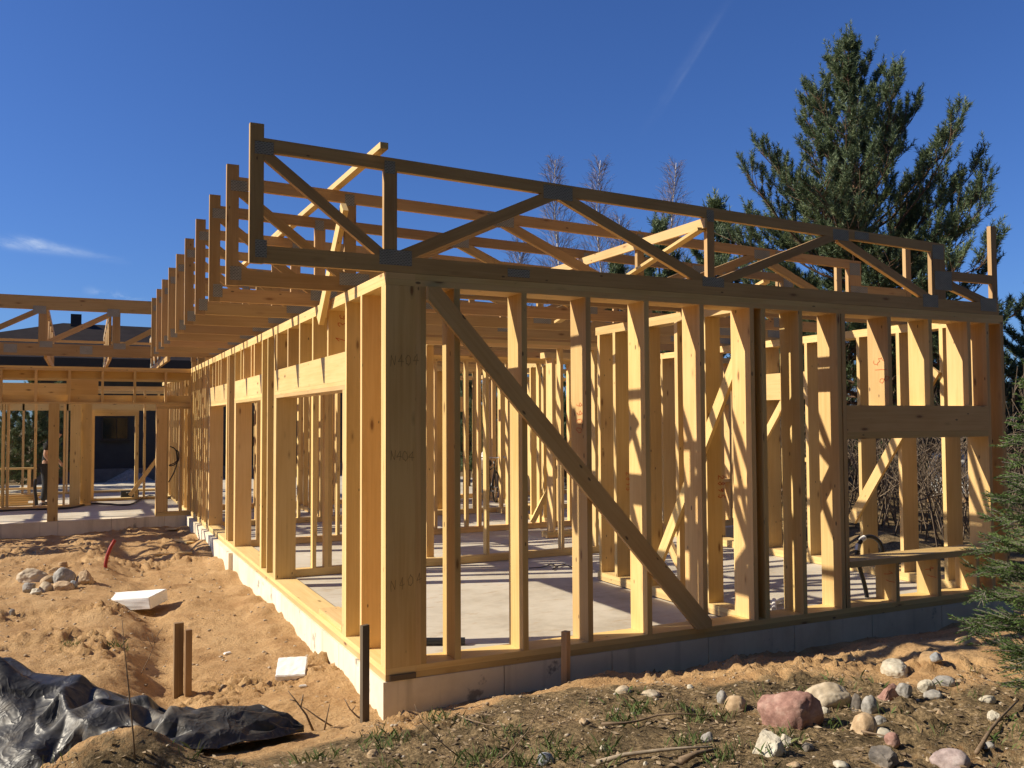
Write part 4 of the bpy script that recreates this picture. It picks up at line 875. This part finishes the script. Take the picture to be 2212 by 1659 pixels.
# bare brush on the right ------------------------------------------------------
def brush():
    rnd = random.Random(3); mb = MB()
    for i in range(2700):
        x = 9.4+rnd.betavariate(1, 1.9)*24; y = rnd.uniform(-1.5, 30) if x > 13 else rnd.uniform(2.5, 30)
        if y > 5.5 and x < 10.2: x += 2
        h = rnd.uniform(.7, 2.3)+min(1.4, max(0, (x-10)*.12)); g = gz(x, y)-.05; ln = Vector((rnd.gauss(0, .22), rnd.gauss(0, .22), 1)); p = Vector((x, y, g)); pts = [p+ln*h*t+Vector((rnd.gauss(0, .05), rnd.gauss(0, .05), 0)) for t in (0, .35, .7, 1)]
        mb.tube(pts, [.016, .012, .008, .004], 3, False)
        for j in range(7):
            t = rnd.uniform(.25, .95)*3; k = min(int(t), 2); b0 = pts[k].lerp(pts[k+1], t-k); d = Vector((rnd.gauss(0, .6), rnd.gauss(0, .6), rnd.uniform(.2, 1.1))).normalized(); mb.tube([b0, b0+d*rnd.uniform(.3, .9)], [.008, .004], 3, False)
    m = noisy('bare_twigs', [(.07, .05, .035), (.15, .11, .075), (.24, .18, .12)], .8, .9, 0)
    o = mb.build('brush', m); tag(o, 'bare grey-brown brush thicket beyond the right end of the house', 'brush', kind='stuff')
brush()
# grass, litter, gravel ---------------------------------------------------------
def soilzone(rnd, n, x0=-3.2, x1=5.2, y0=-4.2, y1=-.5):
    out = []
    while len(out) < n:
        x = rnd.uniform(x0, x1); y = rnd.uniform(y0, y1)
        if y < np.interp(x, [-3, .8, 1.6, 3.2, 6], [-.85, -.65, -1.1, -1.95, -2.4])+.5*float(fbm(np.array([x*1.3]), np.array([y*1.3]), 91, 2)[0]): out.append((x, y))
    return out
rnd = random.Random(12); mb = MB()
tufts = [at(px, py)[0] for px, py in ((815, 1595), (850, 1610), (1105, 1590), (1345, 1560), (1370, 1535), (1010, 1650), (1300, 1625), (1225, 1640), (150, 1395), (255, 1400), (1480, 1610), (1190, 1620), (1500, 1560), (1700, 1600), (1660, 1625), (940, 1560), (1050, 1640), (1130, 1650), (1560, 1640), (700, 1640))]
tufts = [(p.x, p.y, 48) for p in tufts]+[(x, y, rnd.randint(5, 14)) for x, y in soilzone(rnd, 170)]
for x, y, n in tufts:
    for _ in range(n):
        a = x+rnd.gauss(0, .05); b_ = y+rnd.gauss(0, .05); g = gz(a, b_)-.005; h = rnd.uniform(.03, .085); dx, dy = rnd.gauss(0, .018), rnd.gauss(0, .018); w_ = .0014; an = rnd.uniform(0, pi); k = len(mb.v)
        mb.v += [(a-w_*cos(an), b_-w_*sin(an), g), (a+w_*cos(an), b_+w_*sin(an), g), (a+dx*.5+w_*.7*cos(an), b_+dy*.5, g+h*.6), (a+dx*1.4, b_+dy*1.4, g+h)]
        mb.face([k, k+1, k+2], [(0, 0)]*3); mb.face([k, k+2, k+3], [(0, 0)]*3)
o = mb.build('grass', leafmat('young_grass', (.055, .09, .02), (.09, .145, .035), (.20, .20, .08), 4)); tag(o, 'thin green and dry grass tufts in the foreground weeds', 'grass', kind='stuff')
mb = MB()
for x, y in soilzone(rnd, 9000):
    g = gz(x, y)+rnd.uniform(.002, .014); s = rnd.uniform(.006, .026); a = rnd.uniform(0, 2*pi); tl = rnd.gauss(0, .5); k = len(mb.v); c, s_ = cos(a), sin(a); wd = s*rnd.uniform(.15, .6)
    for (p, q, h) in ((-s, 0, 0), (0, -wd, .3), (s, 0, tl), (0, wd, -.1)): mb.v.append((x+p*c-q*s_, y+p*s_+q*c, g+h*s*.7+.002))
    mb.face([k, k+1, k+2, k+3], [(0, 0)]*4)
for x, y in soilzone(rnd, 900):
    g = gz(x, y)+.006; ln = rnd.uniform(.02, .075); a = rnd.uniform(0, 2*pi); tl = rnd.gauss(0, .18); d = Vector((cos(a), sin(a), tl))*ln
    mb.tube([(x, y, g), (x+d.x*.5, y+d.y*.5, g+d.z*.5+rnd.gauss(0, .004)), (x+d.x, y+d.y, g+max(d.z, -.004))], [.0022, .0018, .001], 3, False)
o = mb.build('leaf_litter', leafmat('dry_litter', (.07, .045, .025), (.27, .19, .11), (.55, .43, .28), 30, .8)); tag(o, 'dry leaf and straw litter scattered over the foreground soil', 'leaf litter', kind='stuff')
bm = bmesh.new(); bmesh.ops.create_icosphere(bm, subdivisions=1, radius=1); bv = np.array([v.co for v in bm.verts]); bf = np.array([[v.index for v in f.verts] for f in bm.faces]); bm.free()
nr = np.random.default_rng(8); Vs = []; Fs = []; pts = [(x, y, rnd.uniform(.004, .018)) for x, y in soilzone(rnd, 520)]+[(rnd.uniform(-3, -.1), rnd.uniform(.3, 9), rnd.uniform(.004, .02)) for _ in range(520)]+[(rnd.uniform(.3, 5), rnd.uniform(-1.6, -.1), rnd.uniform(.004, .014)) for _ in range(320)]
gg = ground(np.array([p[0] for p in pts]), np.array([p[1] for p in pts]))
for i, (x, y, s) in enumerate(pts):
    Vs.append(bv*(1+nr.uniform(-.3, .3, bv.shape))*s*np.array([1, .8, .6])+np.array([x, y, gg[i]+s*.25])); Fs.append(bf+i*len(bv))
o = mesh_np('gravel', np.concatenate(Vs), np.concatenate(Fs), leafmat('pebbles', (.22, .15, .09), (.42, .32, .21), (.62, .56, .47), 25, .9)); tag(o, 'small pebbles and clods scattered on sand and soil', 'gravel', kind='stuff')
# twigs and stems ------------------------------------------------------------
def stem(name, pts, r0, label, m=None, extra=()):
    pts = [Vector(p) for p in pts]; n = len(pts); mb = MB().tube(pts, [r0*(1-.65*i/(n-1)) for i in range(n)], 6)
    for e in extra: mb.tube([Vector(p) for p in e], [r0*.6, r0*.45, r0*.2][:len(e)], 5)
    return tag(mb.build(name, m or M_STEM, smooth=True), label, 'twig' if name == 'twig' else 'branch')
M_STEM = noisy('dry_stem', [(.13, .085, .05), (.26, .18, .11)], 30, .8, .2, .002); M_PALE = noisy('pale_dead_wood', [(.24, .18, .12), (.42, .34, .24)], 20, .8, .3, .003)
P, t = at(292, 1640); stem('twig', [at_depth(px, py, t) for px, py in ((292, 1650), (288, 1590), (279, 1500), (272, 1430), (268, 1395), (264, 1340))], .0055, 'tall thin bare stem in front of the black sheet')
P, t = at(305, 1455); stem('twig', [at_depth(px, py, t) for px, py in ((290, 1490), (305, 1455), (320, 1425), (334, 1392), (345, 1360))], .005, 'dead weed stem with a dry seed head beside the white slab', None, [[at_depth(335, 1392, t), at_depth(328, 1365, t)], [at_depth(340, 1372, t), at_depth(352, 1356, t)], [at_depth(330, 1400, t), at_depth(318, 1375, t)]])
P, t = at(680, 1578); stem('twig', [at_depth(px, py, t) for px, py in ((678, 1582), (662, 1545), (640, 1515), (622, 1492))], .009, 'dry brown stalk leaning left beside the sheet tip', None, [[at_depth(640, 1515, t), at_depth(626, 1511, t)], [at_depth(650, 1528, t), at_depth(655, 1500, t)]])
stem('twig', [at_depth(px, py, t+.1) for px, py in ((722, 1572), (690, 1552), (662, 1532), (640, 1520))], .006, 'long dry stalk lying across the leaning one')
stem('twig', [at_depth(px, py, t) for px, py in ((700, 1580), (706, 1550), (712, 1520))], .007, 'short upright stalk right of the leaning stalks')
P, t = at(785, 1556); stem('twig', [at_depth(px, py, t) for px, py in ((795, 1560), (772, 1548), (756, 1532), (744, 1510))], .008, 'forked dry twig at the foot of the dark stake', None, [[at_depth(760, 1536, t), at_depth(768, 1524, t)]])
def lay(name, pix, r0, label, m=None, lift=.02):
    ps = [at(*q)[0]+Vector((0, 0, lift+r0)) for q in pix]; return stem(name, ps, r0, label, m)
lay('fallen_branch', ((1290, 1662), (1350, 1645), (1420, 1636), (1480, 1630), (1540, 1628)), .013, 'pale dead branch lying at the bottom edge, middle of the picture', M_PALE)
lay('fallen_branch', ((1470, 1662), (1505, 1645), (1550, 1636)), .019, 'thick dark broken branch lying beside the pale one', M_STEM)
lay('fallen_branch', ((1300, 1575), (1350, 1573), (1380, 1568), (1420, 1556), (1470, 1552), (1560, 1560)), .008, 'thin curved stick lying left of the pink boulder', M_STEM)
lay('fallen_branch', ((2110, 1640), (2140, 1590), (2165, 1560), (2200, 1525)), .013, 'dark branch lying under the spruce', M_STEM)
lay('twig', ((1860, 1590), (1910, 1600), (1960, 1625)), .006, 'dark stick lying in the weeds right of the round tan stone')
lay('twig', ((1000, 1560), (1050, 1575), (1120, 1582)), .005, 'thin straw lying in the foreground weeds')
P, t = at(1060, 1655); stem('twig', [at_depth(px, py, t) for px, py in ((1060, 1662), (1100, 1625), (1140, 1580), (1165, 1530), (1178, 1500))], .004, 'thin leaning weed stem crossing the front foundation')
P, t = at(1000, 1640); stem('twig', [at_depth(px, py, t) for px, py in ((1010, 1650), (960, 1610), (910, 1560), (895, 1520))], .004, 'thin weed stem leaning left before the house corner')
# ------------------------------------------------------------------ things behind the frame
M_WALLG = noisy('grey_render', [(.04, .041, .040), (.055, .055, .053)], 3, .9, .1, .005); M_ROOF = noisy('dark_roof_tiles', [(.02, .016, .014), (.035, .028, .025)], 2, .7, .3, .02); M_ROOF.node_tree.nodes['Principled BSDF'].inputs['Specular IOR Level'].default_value = .08; M_BLKP = flat('black_fascia', (.012, .012, .013), .5); M_PLINTH = noisy('grey_plinth', [(.13, .13, .125), (.19, .185, .175)], 5, .9, .2, .01)
nh = thing('neighbour_house', (0, 26, -.3), 'dark grey rendered house with dark hipped roof behind the timber wing', 'house')
MB().box(-3.3, 12, 26, 33, .32, 3.55).build('wall', M_WALLG, nh); MB().box(-3.34, 12, 25.95, 33, -.6, .319).build('plinth', M_PLINTH, nh)
rf = MB(); rv = [(-8, 25.2, 3.86), (13, 25.2, 3.86), (13, 34, 3.86), (-8, 34, 3.86), (-2.6, 29.6, 5.42), (8, 29.6, 5.30), (-1.6, 29.6, 5.22)]
rf.v += rv; rf.face([0, 1, 5, 4], [(0, 0)]*4); rf.face([1, 2, 5], [(0, 0)]*3); rf.face([2, 3, 4, 5], [(0, 0)]*4); rf.face([3, 0, 4], [(0, 0)]*3); rf.face([3, 2, 1, 0], [(0, 0)]*4); ro = rf.build('roof', M_ROOF, nh)
MB().box(-8, 13, 25.12, 25.198, 3.55, 3.88).build('gutter', M_BLKP, ro); MB().box(-2.35, -2.0, 29.2, 29.7, 5.0, 5.72).build('chimney', M_BLKP, ro)
wn = MB().box(-1.36, -.53, 25.96, 25.999, 1.26, 2.04).build('window', M_BLKP, nh); MB().box(-1.31, -.92, 25.95, 25.958, 1.31, 1.99).build('pane', flat('dark_glass', (.01, .011, .012), .08), wn); MB().box(-.90, -.58, 25.95, 25.958, 1.31, 1.99).build('pane', bpy.data.materials['dark_glass'], wn); MB().box(-1.42, -.47, 25.9, 25.999, 1.22, 1.259).build('sill', M_BLKP, wn)
w2 = MB().box(3.2, 4.6, 25.96, 25.999, .9, 2.1).build('window', M_BLKP, nh); MB().box(3.25, 4.55, 25.95, 25.958, .95, 2.05).build('pane', bpy.data.materials['dark_glass'], w2)
for x in (-7.8, -5.6): MB().box(x, x+.2, 25.4, 25.6, -.6, 3.55).build('porch_post', M_WALLG, nh)
# gravel heap
bm = bmesh.new(); bmesh.ops.create_icosphere(bm, subdivisions=5, radius=1)
for v in bm.verts:
    n = v.co.copy(); r = math.hypot(n.x, n.y); v.co = Vector((n.x*1.1, n.y*.8, max(-.1, (1-r)*.62)+.05*mnoise.noise(n*4)+.025*mnoise.noise(n*14)))
me = bpy.data.meshes.new('gravel_heap'); bm.to_mesh(me); bm.free(); me.materials.append(noisy('grey_gravel', [(.13, .13, .13), (.27, .27, .26), (.36, .35, .34)], 22, .95, .8, .02, sc2=3)); o = bpy.data.objects.new('gravel_heap', me); COL.objects.link(o); P = on_plane(*zp('B', 1420, 1060), 1, 24.6); o.location = (P.x, 24.6, -.25); tag(o, 'heap of grey gravel seen through the doorway of the wing', 'gravel heap')
P = on_plane(*zp('B', 1415, 1105), 1, 17.6); tb = MB().box(P.x-.2, P.x+.2, 17.6, 17.85, 0, .16).build('tool_case', flat('black_case', (.015, .015, .017), .4)); tag(tb, 'black tool case on the floor beyond the wing doorway', 'tool case'); MB().tube([(P.x-.08, 17.6, .12), (P.x-.07, 17.56, .13), (P.x+.07, 17.56, .13), (P.x+.08, 17.6, .12)], .012, 6).build('handle', flat('grey_plastic', (.2, .2, .2), .5), tb); MB().box(P.x-.204, P.x+.204, 17.595, 17.855, .10, .106).build('lid_seam', flat('seam', (.05, .05, .05), .5), tb)
def rail_frame():
    r = thing('low_timber_frame', (-3.6, 18.2, 0), 'low timber frame with two rails standing in the wing at the far left', 'timber frame')
    for z in (.72, .24): MB().box(-6.5, -2.6, 18.2, 18.3, z, z+.045).build('rail', W_STUD, r)
    for x in (-5.6, -4.75, -3.95, -3.1): MB().box(x, x+.07, 18.21, 18.29, .286, .719).build('post', W_STUD, r)
    for x in (-5.6, -4.75, -3.95, -3.1): MB().box(x, x+.07, 18.21, 18.29, 0, .239).build('leg', W_STUD, r)
rail_frame()
for i in range(5):
    o = MB().box(-4.4+.12*i, -2.9+.1*i-.2*(i % 2), 16.5+.05*i, 16.6+.05*i, .045*i, .045*i+.043).build('board', W_STUD); o.rotation_euler = (0, 0, 0); tag(o, 'board in the low stack on the wing floor, %s from the bottom' % ['lowest', 'second', 'third', 'fourth', 'fifth'][i], 'board', 'boards stacked in the wing')
pw = MB(); pw.box(-9.5, -4.4, 23.2, 24.0, .3, .66); o = pw.build('wrapped_stack', noisy('white_film', [(.6, .62, .63), (.8, .8, .8)], 7, .35, .5, .03)); o.data.materials[0]; tag(o, 'long low stack wrapped in white film behind the wing at far left', 'wrapped stack')
MB().box(-9.5, -4.5, 23.3, 23.9, -.25, .299).build('pallet', W_OLD, o)
# white tank in the brush
tk = thing('water_tank', (0, 0, 0), 'white plastic tank standing in the brush beyond the right wall', 'tank'); P = at_depth(2066, 1030, 19); 
bm = bmesh.new(); bmesh.ops.create_cube(bm, size=1); bmesh.ops.bevel(bm, geom=bm.edges[:], offset=.08, segments=3, affect='EDGES'); me = bpy.data.meshes.new('tank_body'); bm.to_mesh(me); bm.free(); me.materials.append(M_WHT); b0 = bpy.data.objects.new('tank_body', me); COL.objects.link(b0); b0.parent = tk; b0.location = (0, 0, .6); b0.scale = (.95, .95, .9)
MB().tube([(0, 0, 1.05), (0, 0, 1.12)], .12, 14).build('lid', M_WHT, tk); MB().box(-.5, .5, -.5, .5, .02, .14).build('pallet', W_OLD, tk); tk.location = (P.x, P.y, gz(P.x, P.y)); tk.rotation_euler = (0, 0, .5)
# bicycle -----------------------------------------------------------------------
def bicycle(loc, rz):
    r = thing('bicycle', (0, 0, 0), 'black bicycle parked on the slab deep inside the house', 'bicycle'); mk = flat('black_enamel', (.012, .012, .013), .3); rb = flat('tyre_rubber', (.02, .02, .02), .7); chn = flat('chrome', (.55, .55, .55), .25, .9)
    def wheel(x):
        pts = [(x+.335*cos(2*pi*k/32), 0, .335+.335*sin(2*pi*k/32)) for k in range(33)]; w_ = MB().tube(pts, .02, 8, False).build('wheel', rb, r, True)
        rim = [(x+.31*cos(2*pi*k/32), 0, .335+.31*sin(2*pi*k/32)) for k in range(33)]; MB().tube(rim, .009, 6, False).build('rim', chn, w_, True); sp = MB()
        for k in range(14): sp.tube([(x, 0, .335), (x+.31*cos(2*pi*k/14), 0, .335+.31*sin(2*pi*k/14))], .0016, 3, False)
        sp.tube([(x, -.05, .335), (x, .05, .335)], .018, 8); sp.build('spokes', chn, w_)
        fd_ = [(x+.375*cos(a), 0, .335+.375*sin(a)) for a in np.linspace(.4, 2.9, 14)]; MB().tube(fd_, .018, 6).build('mudguard', mk, r, True)
    wheel(-.53); wheel(.53); f = MB()
    for a, b_ in (((-.1, 0, .3), (-.22, 0, .82)), ((-.2, 0, .76), (.36, 0, .80)), ((-.1, 0, .3), (.38, 0, .72)), ((-.1, 0, .3), (-.53, 0, .335)), ((-.2, 0, .76), (-.53, 0, .335)), ((.34, 0, .92), (.53, 0, .335))): f.tube([a, b_], .016, 8)
    f.build('frame', mk, r, True); MB().tube([(.22, -.29, 1.0), (.30, -.22, 1.03), (.35, -.05, 1.0), (.35, .05, 1.0), (.30, .22, 1.03), (.22, .29, 1.0)], .012, 8).build('handlebar', chn, r, True)
    MB().tube([(-.40, 0, .90), (-.32, 0, .915), (-.2, 0, .905), (-.10, 0, .89)], [.07, .085, .05, .022], 10).build('saddle', mk, r, True); MB().tube([(-.1, -.09, .3), (-.1, .09, .3)], .02, 8).build('crank', chn, r); MB().box(-.82, -.40, -.06, .06, .70, .715).build('carrier', mk, r)
    r.location = loc; r.rotation_euler = (0, 0, rz)
P = on_plane(*zp('4', 760, 370), 2, 0.0); bicycle((P.x+.45, P.y+.7, 0), .95)
cr_ = MB().box(P.x+1.15, P.x+1.6, 13.75, 14.1, -.004, .62).build('dark_crate', flat('dark_crate_wood', (.03, .03, .035), .7)); tag(cr_, 'dark crate behind the bicycle', 'crate')
bm = bmesh.new(); bmesh.ops.create_icosphere(bm, subdivisions=4, radius=1)
for v in bm.verts: n = v.co.copy(); v.co = Vector((n.x*.25, n.y*.2, n.z*.27))*(1+.25*mnoise.noise(n*1.8)+.1*mnoise.noise(n*5))
me = bpy.data.meshes.new('white_sack'); bm.to_mesh(me); bm.free(); me.materials.append(M_WHT); me.polygons.foreach_set('use_smooth', [True]*len(me.polygons)); o = bpy.data.objects.new('white_sack', me); COL.objects.link(o); o.location = (P.x+1.37, 13.92, .85); tag(o, 'white sack lying on the dark crate behind the bicycle', 'sack')
# person ---------------------------------------------------------------------------
def person(loc, rz):
    r = thing('person', (0, 0, 0), 'man in a dark t-shirt and dark trousers, looking down, half hidden by the terrace post', 'person')
    skin = noisy('skin', [(.42, .25, .17), (.50, .31, .22)], 8, .55, 0); sh = flat('black_tshirt', (.015, .015, .017), .9); tw = flat('dark_trousers', (.03, .033, .04), .9); hr = flat('dark_hair', (.02, .014, .01), .6); shoe = flat('brown_boots', (.06, .04, .03), .7)
    def sk(name, V, E, Rr, m, parent, sub=2):
        me = bpy.data.meshes.new(name); me.from_pydata(V, E, []); o = bpy.data.objects.new(name, me); COL.objects.link(o); o.parent = parent; o.modifiers.new('skin', 'SKIN'); me.skin_vertices[0].data[0].use_root = True
        for i, q in enumerate(Rr): me.skin_vertices[0].data[i].radius = (q, q) if not isinstance(q, tuple) else q
        s_ = o.modifiers.new('sub', 'SUBSURF'); s_.levels = sub; s_.render_levels = sub; me.materials.append(m); return o
    # +x is the way he faces; stooping slightly
    V = [(0, 0, .90), (.03, 0, 1.08), (.07, 0, 1.28), (.10, 0, 1.40), (.15, 0, 1.47), (.20, 0, 1.54), (.215, 0, 1.62), (.09, .17, 1.37), (.06, .22, 1.12), (.22, .19, .93), (.28, .18, .86), (.09, -.17, 1.37), (.05, -.22, 1.12), (.20, -.19, .93), (.26, -.18, .86),
         (0, .09, .86), (.05, .10, .46), (0, .10, .07), (.15, .11, .04), (0, -.09, .86), (.03, -.10, .46), (-.03, -.10, .07), (.12, -.11, .04), (.255, 0, 1.56)]
    E = [(0, 1), (1, 2), (2, 3), (3, 4), (4, 5), (5, 6), (3, 7), (7, 8), (8, 9), (9, 10), (3, 11), (11, 12), (12, 13), (13, 14), (0, 15), (15, 16), (16, 17), (17, 18), (0, 19), (19, 20), (20, 21), (21, 22), (5, 23)]
    Rr = [(.15, .11), (.14, .10), (.17, .11), (.13, .10), .055, .085, .075, .058, .046, .036, .04, .058, .046, .036, .04, .085, .062, .042, .04, .085, .062, .042, .04, .05]
    b = sk('body', V, E, Rr, skin, r)
    sk('t_shirt', [(0, 0, .88), (.03, 0, 1.08), (.07, 0, 1.28), (.10, 0, 1.40), (.12, 0, 1.44), (.09, .17, 1.37), (.07, .215, 1.22), (.09, -.17, 1.37), (.06, -.215, 1.22)], [(0, 1), (1, 2), (2, 3), (3, 4), (3, 5), (5, 6), (3, 7), (7, 8)], [(.165, .125), (.155, .115), (.185, .125), (.145, .115), .075, .074, .066, .074, .066], sh, r)
    sk('trousers', [(0, 0, .93), (0, .09, .86), (.05, .10, .46), (0, .10, .10), (0, -.09, .86), (.03, -.10, .46), (-.03, -.10, .10)], [(0, 1), (1, 2), (2, 3), (0, 4), (4, 5), (5, 6)], [(.165, .125), .10, .078, .066, .10, .078, .066], tw, r)
    for s, x in ((1, 0), (-1, -.03)): sk('boot', [(x-.03, .10*s, .06), (x+.06, .105*s, .05), (x+.18, .115*s, .04)], [(0, 1), (1, 2)], [.06, .055, .045], shoe, r)
    for s in (1, -1):
        x0, y0 = (.28, .18) if s > 0 else (.26, -.18)
        for k in range(4): sk('finger', [(x0+.01, y0+(k-1.5)*.018, .845), (x0+.035, y0+(k-1.5)*.02, .81-.008*(k % 3)), (x0+.03, y0+(k-1.5)*.018, .775-.01*(k % 3))], [(0, 1), (1, 2)], [.011, .010, .008], skin, r, 1)
        sk('thumb', [(x0+.02, y0-.03*s, .865), (x0+.06, y0-.045*s, .84), (x0+.075, y0-.04*s, .81)], [(0, 1), (1, 2)], [.013, .011, .009], skin, r, 1)
    sk('hair', [(.165, 0, 1.57), (.19, 0, 1.63), (.225, 0, 1.655)], [(0, 1), (1, 2)], [.085, .092, .07], hr, r); sk('nose', [(.29, 0, 1.585), (.315, 0, 1.555)], [(0, 1)], [.012, .016], skin, r, 1)
    for s in (1, -1): sk('ear', [(.205, .083*s, 1.59), (.20, .088*s, 1.555)], [(0, 1)], [.018, .013], skin, r, 1); sk('eye', [(.288, .03*s, 1.597), (.29, .03*s, 1.595)], [(0, 1)], [.008, .008], hr, r, 1)
    r.location = loc; r.rotation_euler = (0, 0, rz)
P = on_plane(*zp('B', 478, 600), 1, 16.25); person((P.x+.06, 16.25, -.004), -.35)
# ================================================================== GROUND
def axis_pts(segs):
    out = [segs[0][0]]
    for a, b, d0, d1 in segs:
        x = a; n = 0
        m = max(1, int(abs(b-a)/((d0+d1)/2))); t = np.linspace(0, 1, m+1)[1:]
        w = d0*t+(d1-d0)*t*t/2; out += list(a+(b-a)*w/w[-1])
    return np.array(out)
gx = axis_pts([(-400, -40, 60, 8), (-40, -9, 3, .5), (-9, -3.2, .3, .05), (-3.2, 3.8, .028, .028), (3.8, 9, .05, .2), (9, 40, .3, 3), (40, 400, 8, 60)])
gy = axis_pts([(-60, -8, 10, 1), (-8, -3.6, .5, .06), (-3.6, 1.8, .024, .026), (1.8, 9, .04, .09), (9, 13, .09, .2), (13, 40, .3, 2), (40, 600, 6, 80)])
X, Y = np.meshgrid(gx, gy); Zg = ground(X, Y)
nx, ny = len(gx), len(gy); V = np.stack([X, Y, Zg], -1).reshape(-1, 3)
ii = (np.arange(ny-1)[:, None]*nx+np.arange(nx-1)[None, :]).ravel()
F = np.stack([ii, ii+1, ii+1+nx, ii+nx], 1)
go = mesh_np('ground', V, F, M_GROUND, smooth=True); tag(go, kind='structure')
yl = np.interp(X, [-3, .8, 1.6, 3.2, 6], [-.8, -.55, -1.05, -1.9, -2.4])
sm = sst(yl+.2, yl-.45, Y+.3*fbm(X*1.5, Y*1.5, 91, 3))*sst(-3.2, -1.6, X-.6*Y)*.9
sm = np.maximum(sm*.85, sst(7.2, 8.6, X)*1.05); sm = np.maximum(sm, sst(17, 22, Y)*.9); sm = np.maximum(sm, sst(-6, -9, X)*.8)
a_ = go.data.attributes.new('soil', 'FLOAT', 'POINT'); a_.data.foreach_set('value', sm.reshape(-1).astype(np.float32))
ff = np.maximum(sst(-3.3, -4.3, Y+.25*fbm(X, Y, 19, 2)), 0); a_ = go.data.attributes.new('unseen_dark_floor', 'FLOAT', 'POINT'); a_.data.foreach_set('value', ff.reshape(-1).astype(np.float32))  # mask of unseen ground darkened so less light bounces to the front wall
# ================================================================== WORLD, SUN
w = bpy.data.worlds.new('World'); S.world = w; w.use_nodes = True; nt = w.node_tree; bg = nt.nodes['Background']
SUN = Vector((-1, .352, .763)).normalized(); EL = math.asin(SUN.z); AZ = math.atan2(SUN.x, SUN.y)
sky = N(nt, 'ShaderNodeTexSky', sky_type='NISHITA'); sky.sun_disc = False; sky.sun_elevation = EL; sky.sun_rotation = AZ
sky.air_density = 1.0; sky.dust_density = .8; sky.ozone_density = 3.0; sky.altitude = 300
tc = N(nt, 'ShaderNodeTexCoord'); D = tc.outputs['Generated']
def streak(p0, p1, wd, ns, seed, k):
    a = ray(*p0).normalized(); b = ray(*p1).normalized(); n = a.cross(b).normalized(); c = (a+b).normalized(); t = (b-a).normalized(); half = (b-a).length/2
    def dot(v): 
        m = N(nt, 'ShaderNodeVectorMath', operation='DOT_PRODUCT'); nt.links.new(D, m.inputs[0]); m.inputs[1].default_value = v; return m.outputs['Value']
    mp = N(nt, 'ShaderNodeMapping'); nt.links.new(D, mp.inputs[0]); mp.inputs['Scale'].default_value = (ns, ns, ns*2.2); mp.inputs['Location'].default_value = (seed, 0, 0)
    no = N(nt, 'ShaderNodeTexNoise', i_Scale=1.0, i_Detail=7.0, i_Roughness=.65, i_Distortion=.8); nt.links.new(mp.outputs[0], no.inputs['Vector'])
    wob = math_(nt, 'MULTIPLY', math_(nt, 'SUBTRACT', no.outputs[0], .5), wd*2.5)
    ac = math_(nt, 'DIVIDE', math_(nt, 'ADD', dot(n), wob), wd); g = math_(nt, 'EXPONENT', math_(nt, 'MULTIPLY', math_(nt, 'MULTIPLY', ac, ac), -1.0))
    al = math_(nt, 'DIVIDE', math_(nt, 'ABSOLUTE', dot(t)), half); e = math_(nt, 'SUBTRACT', 1.25, al, clamp=True)
    front = math_(nt, 'GREATER_THAN', dot(c), .3)
    nn = ramp(nt, no.outputs[0], [(.38, (0, 0, 0)), (.7, (1, 1, 1))])
    r = math_(nt, 'MULTIPLY', math_(nt, 'MULTIPLY', g, e), math_(nt, 'MULTIPLY', nn, k)); return math_(nt, 'MULTIPLY', r, front)
tint = mix(nt, 1.0, sky.outputs[0], (.52, .80, 1.36), 'MULTIPLY')
cl = streak((-80, 498), (250, 560), .0038, 14, 1.3, .36)
for s_ in (((190, 628), (310, 652), .004, 18, 4.1, .5), ((1395, 275), (1600, -40), .0045, 6, 7.7, .035), ((1430, 240), (1560, 30), .002, 6, 2.7, .05), ((-60, 520), (180, 548), .004, 30, 2.2, .4)):
    cl = math_(nt, 'ADD', cl, streak(*s_), clamp=True)
nt.links.new(mix(nt, cl, tint, (9.5, 10.5, 11.5)), bg.inputs[0]); bg.inputs[1].default_value = .063
sd = bpy.data.lights.new('sun', 'SUN'); sd.energy = 5.0; sd.angle = radians(.53); sd.color = (1, .89, .70)
so = bpy.data.objects.new('sun', sd); COL.objects.link(so); so.rotation_euler = SUN.to_track_quat('Z', 'Y').to_euler(); so.location = SUN*60
S.view_settings.view_transform = 'Standard'; S.view_settings.look = 'None'; S.view_settings.exposure = .47; S.view_settings.gamma = 1
S.cycles.max_bounces = 8; S.cycles.diffuse_bounces = 5; S.cycles.glossy_bounces = 3; S.cycles.use_denoising = True
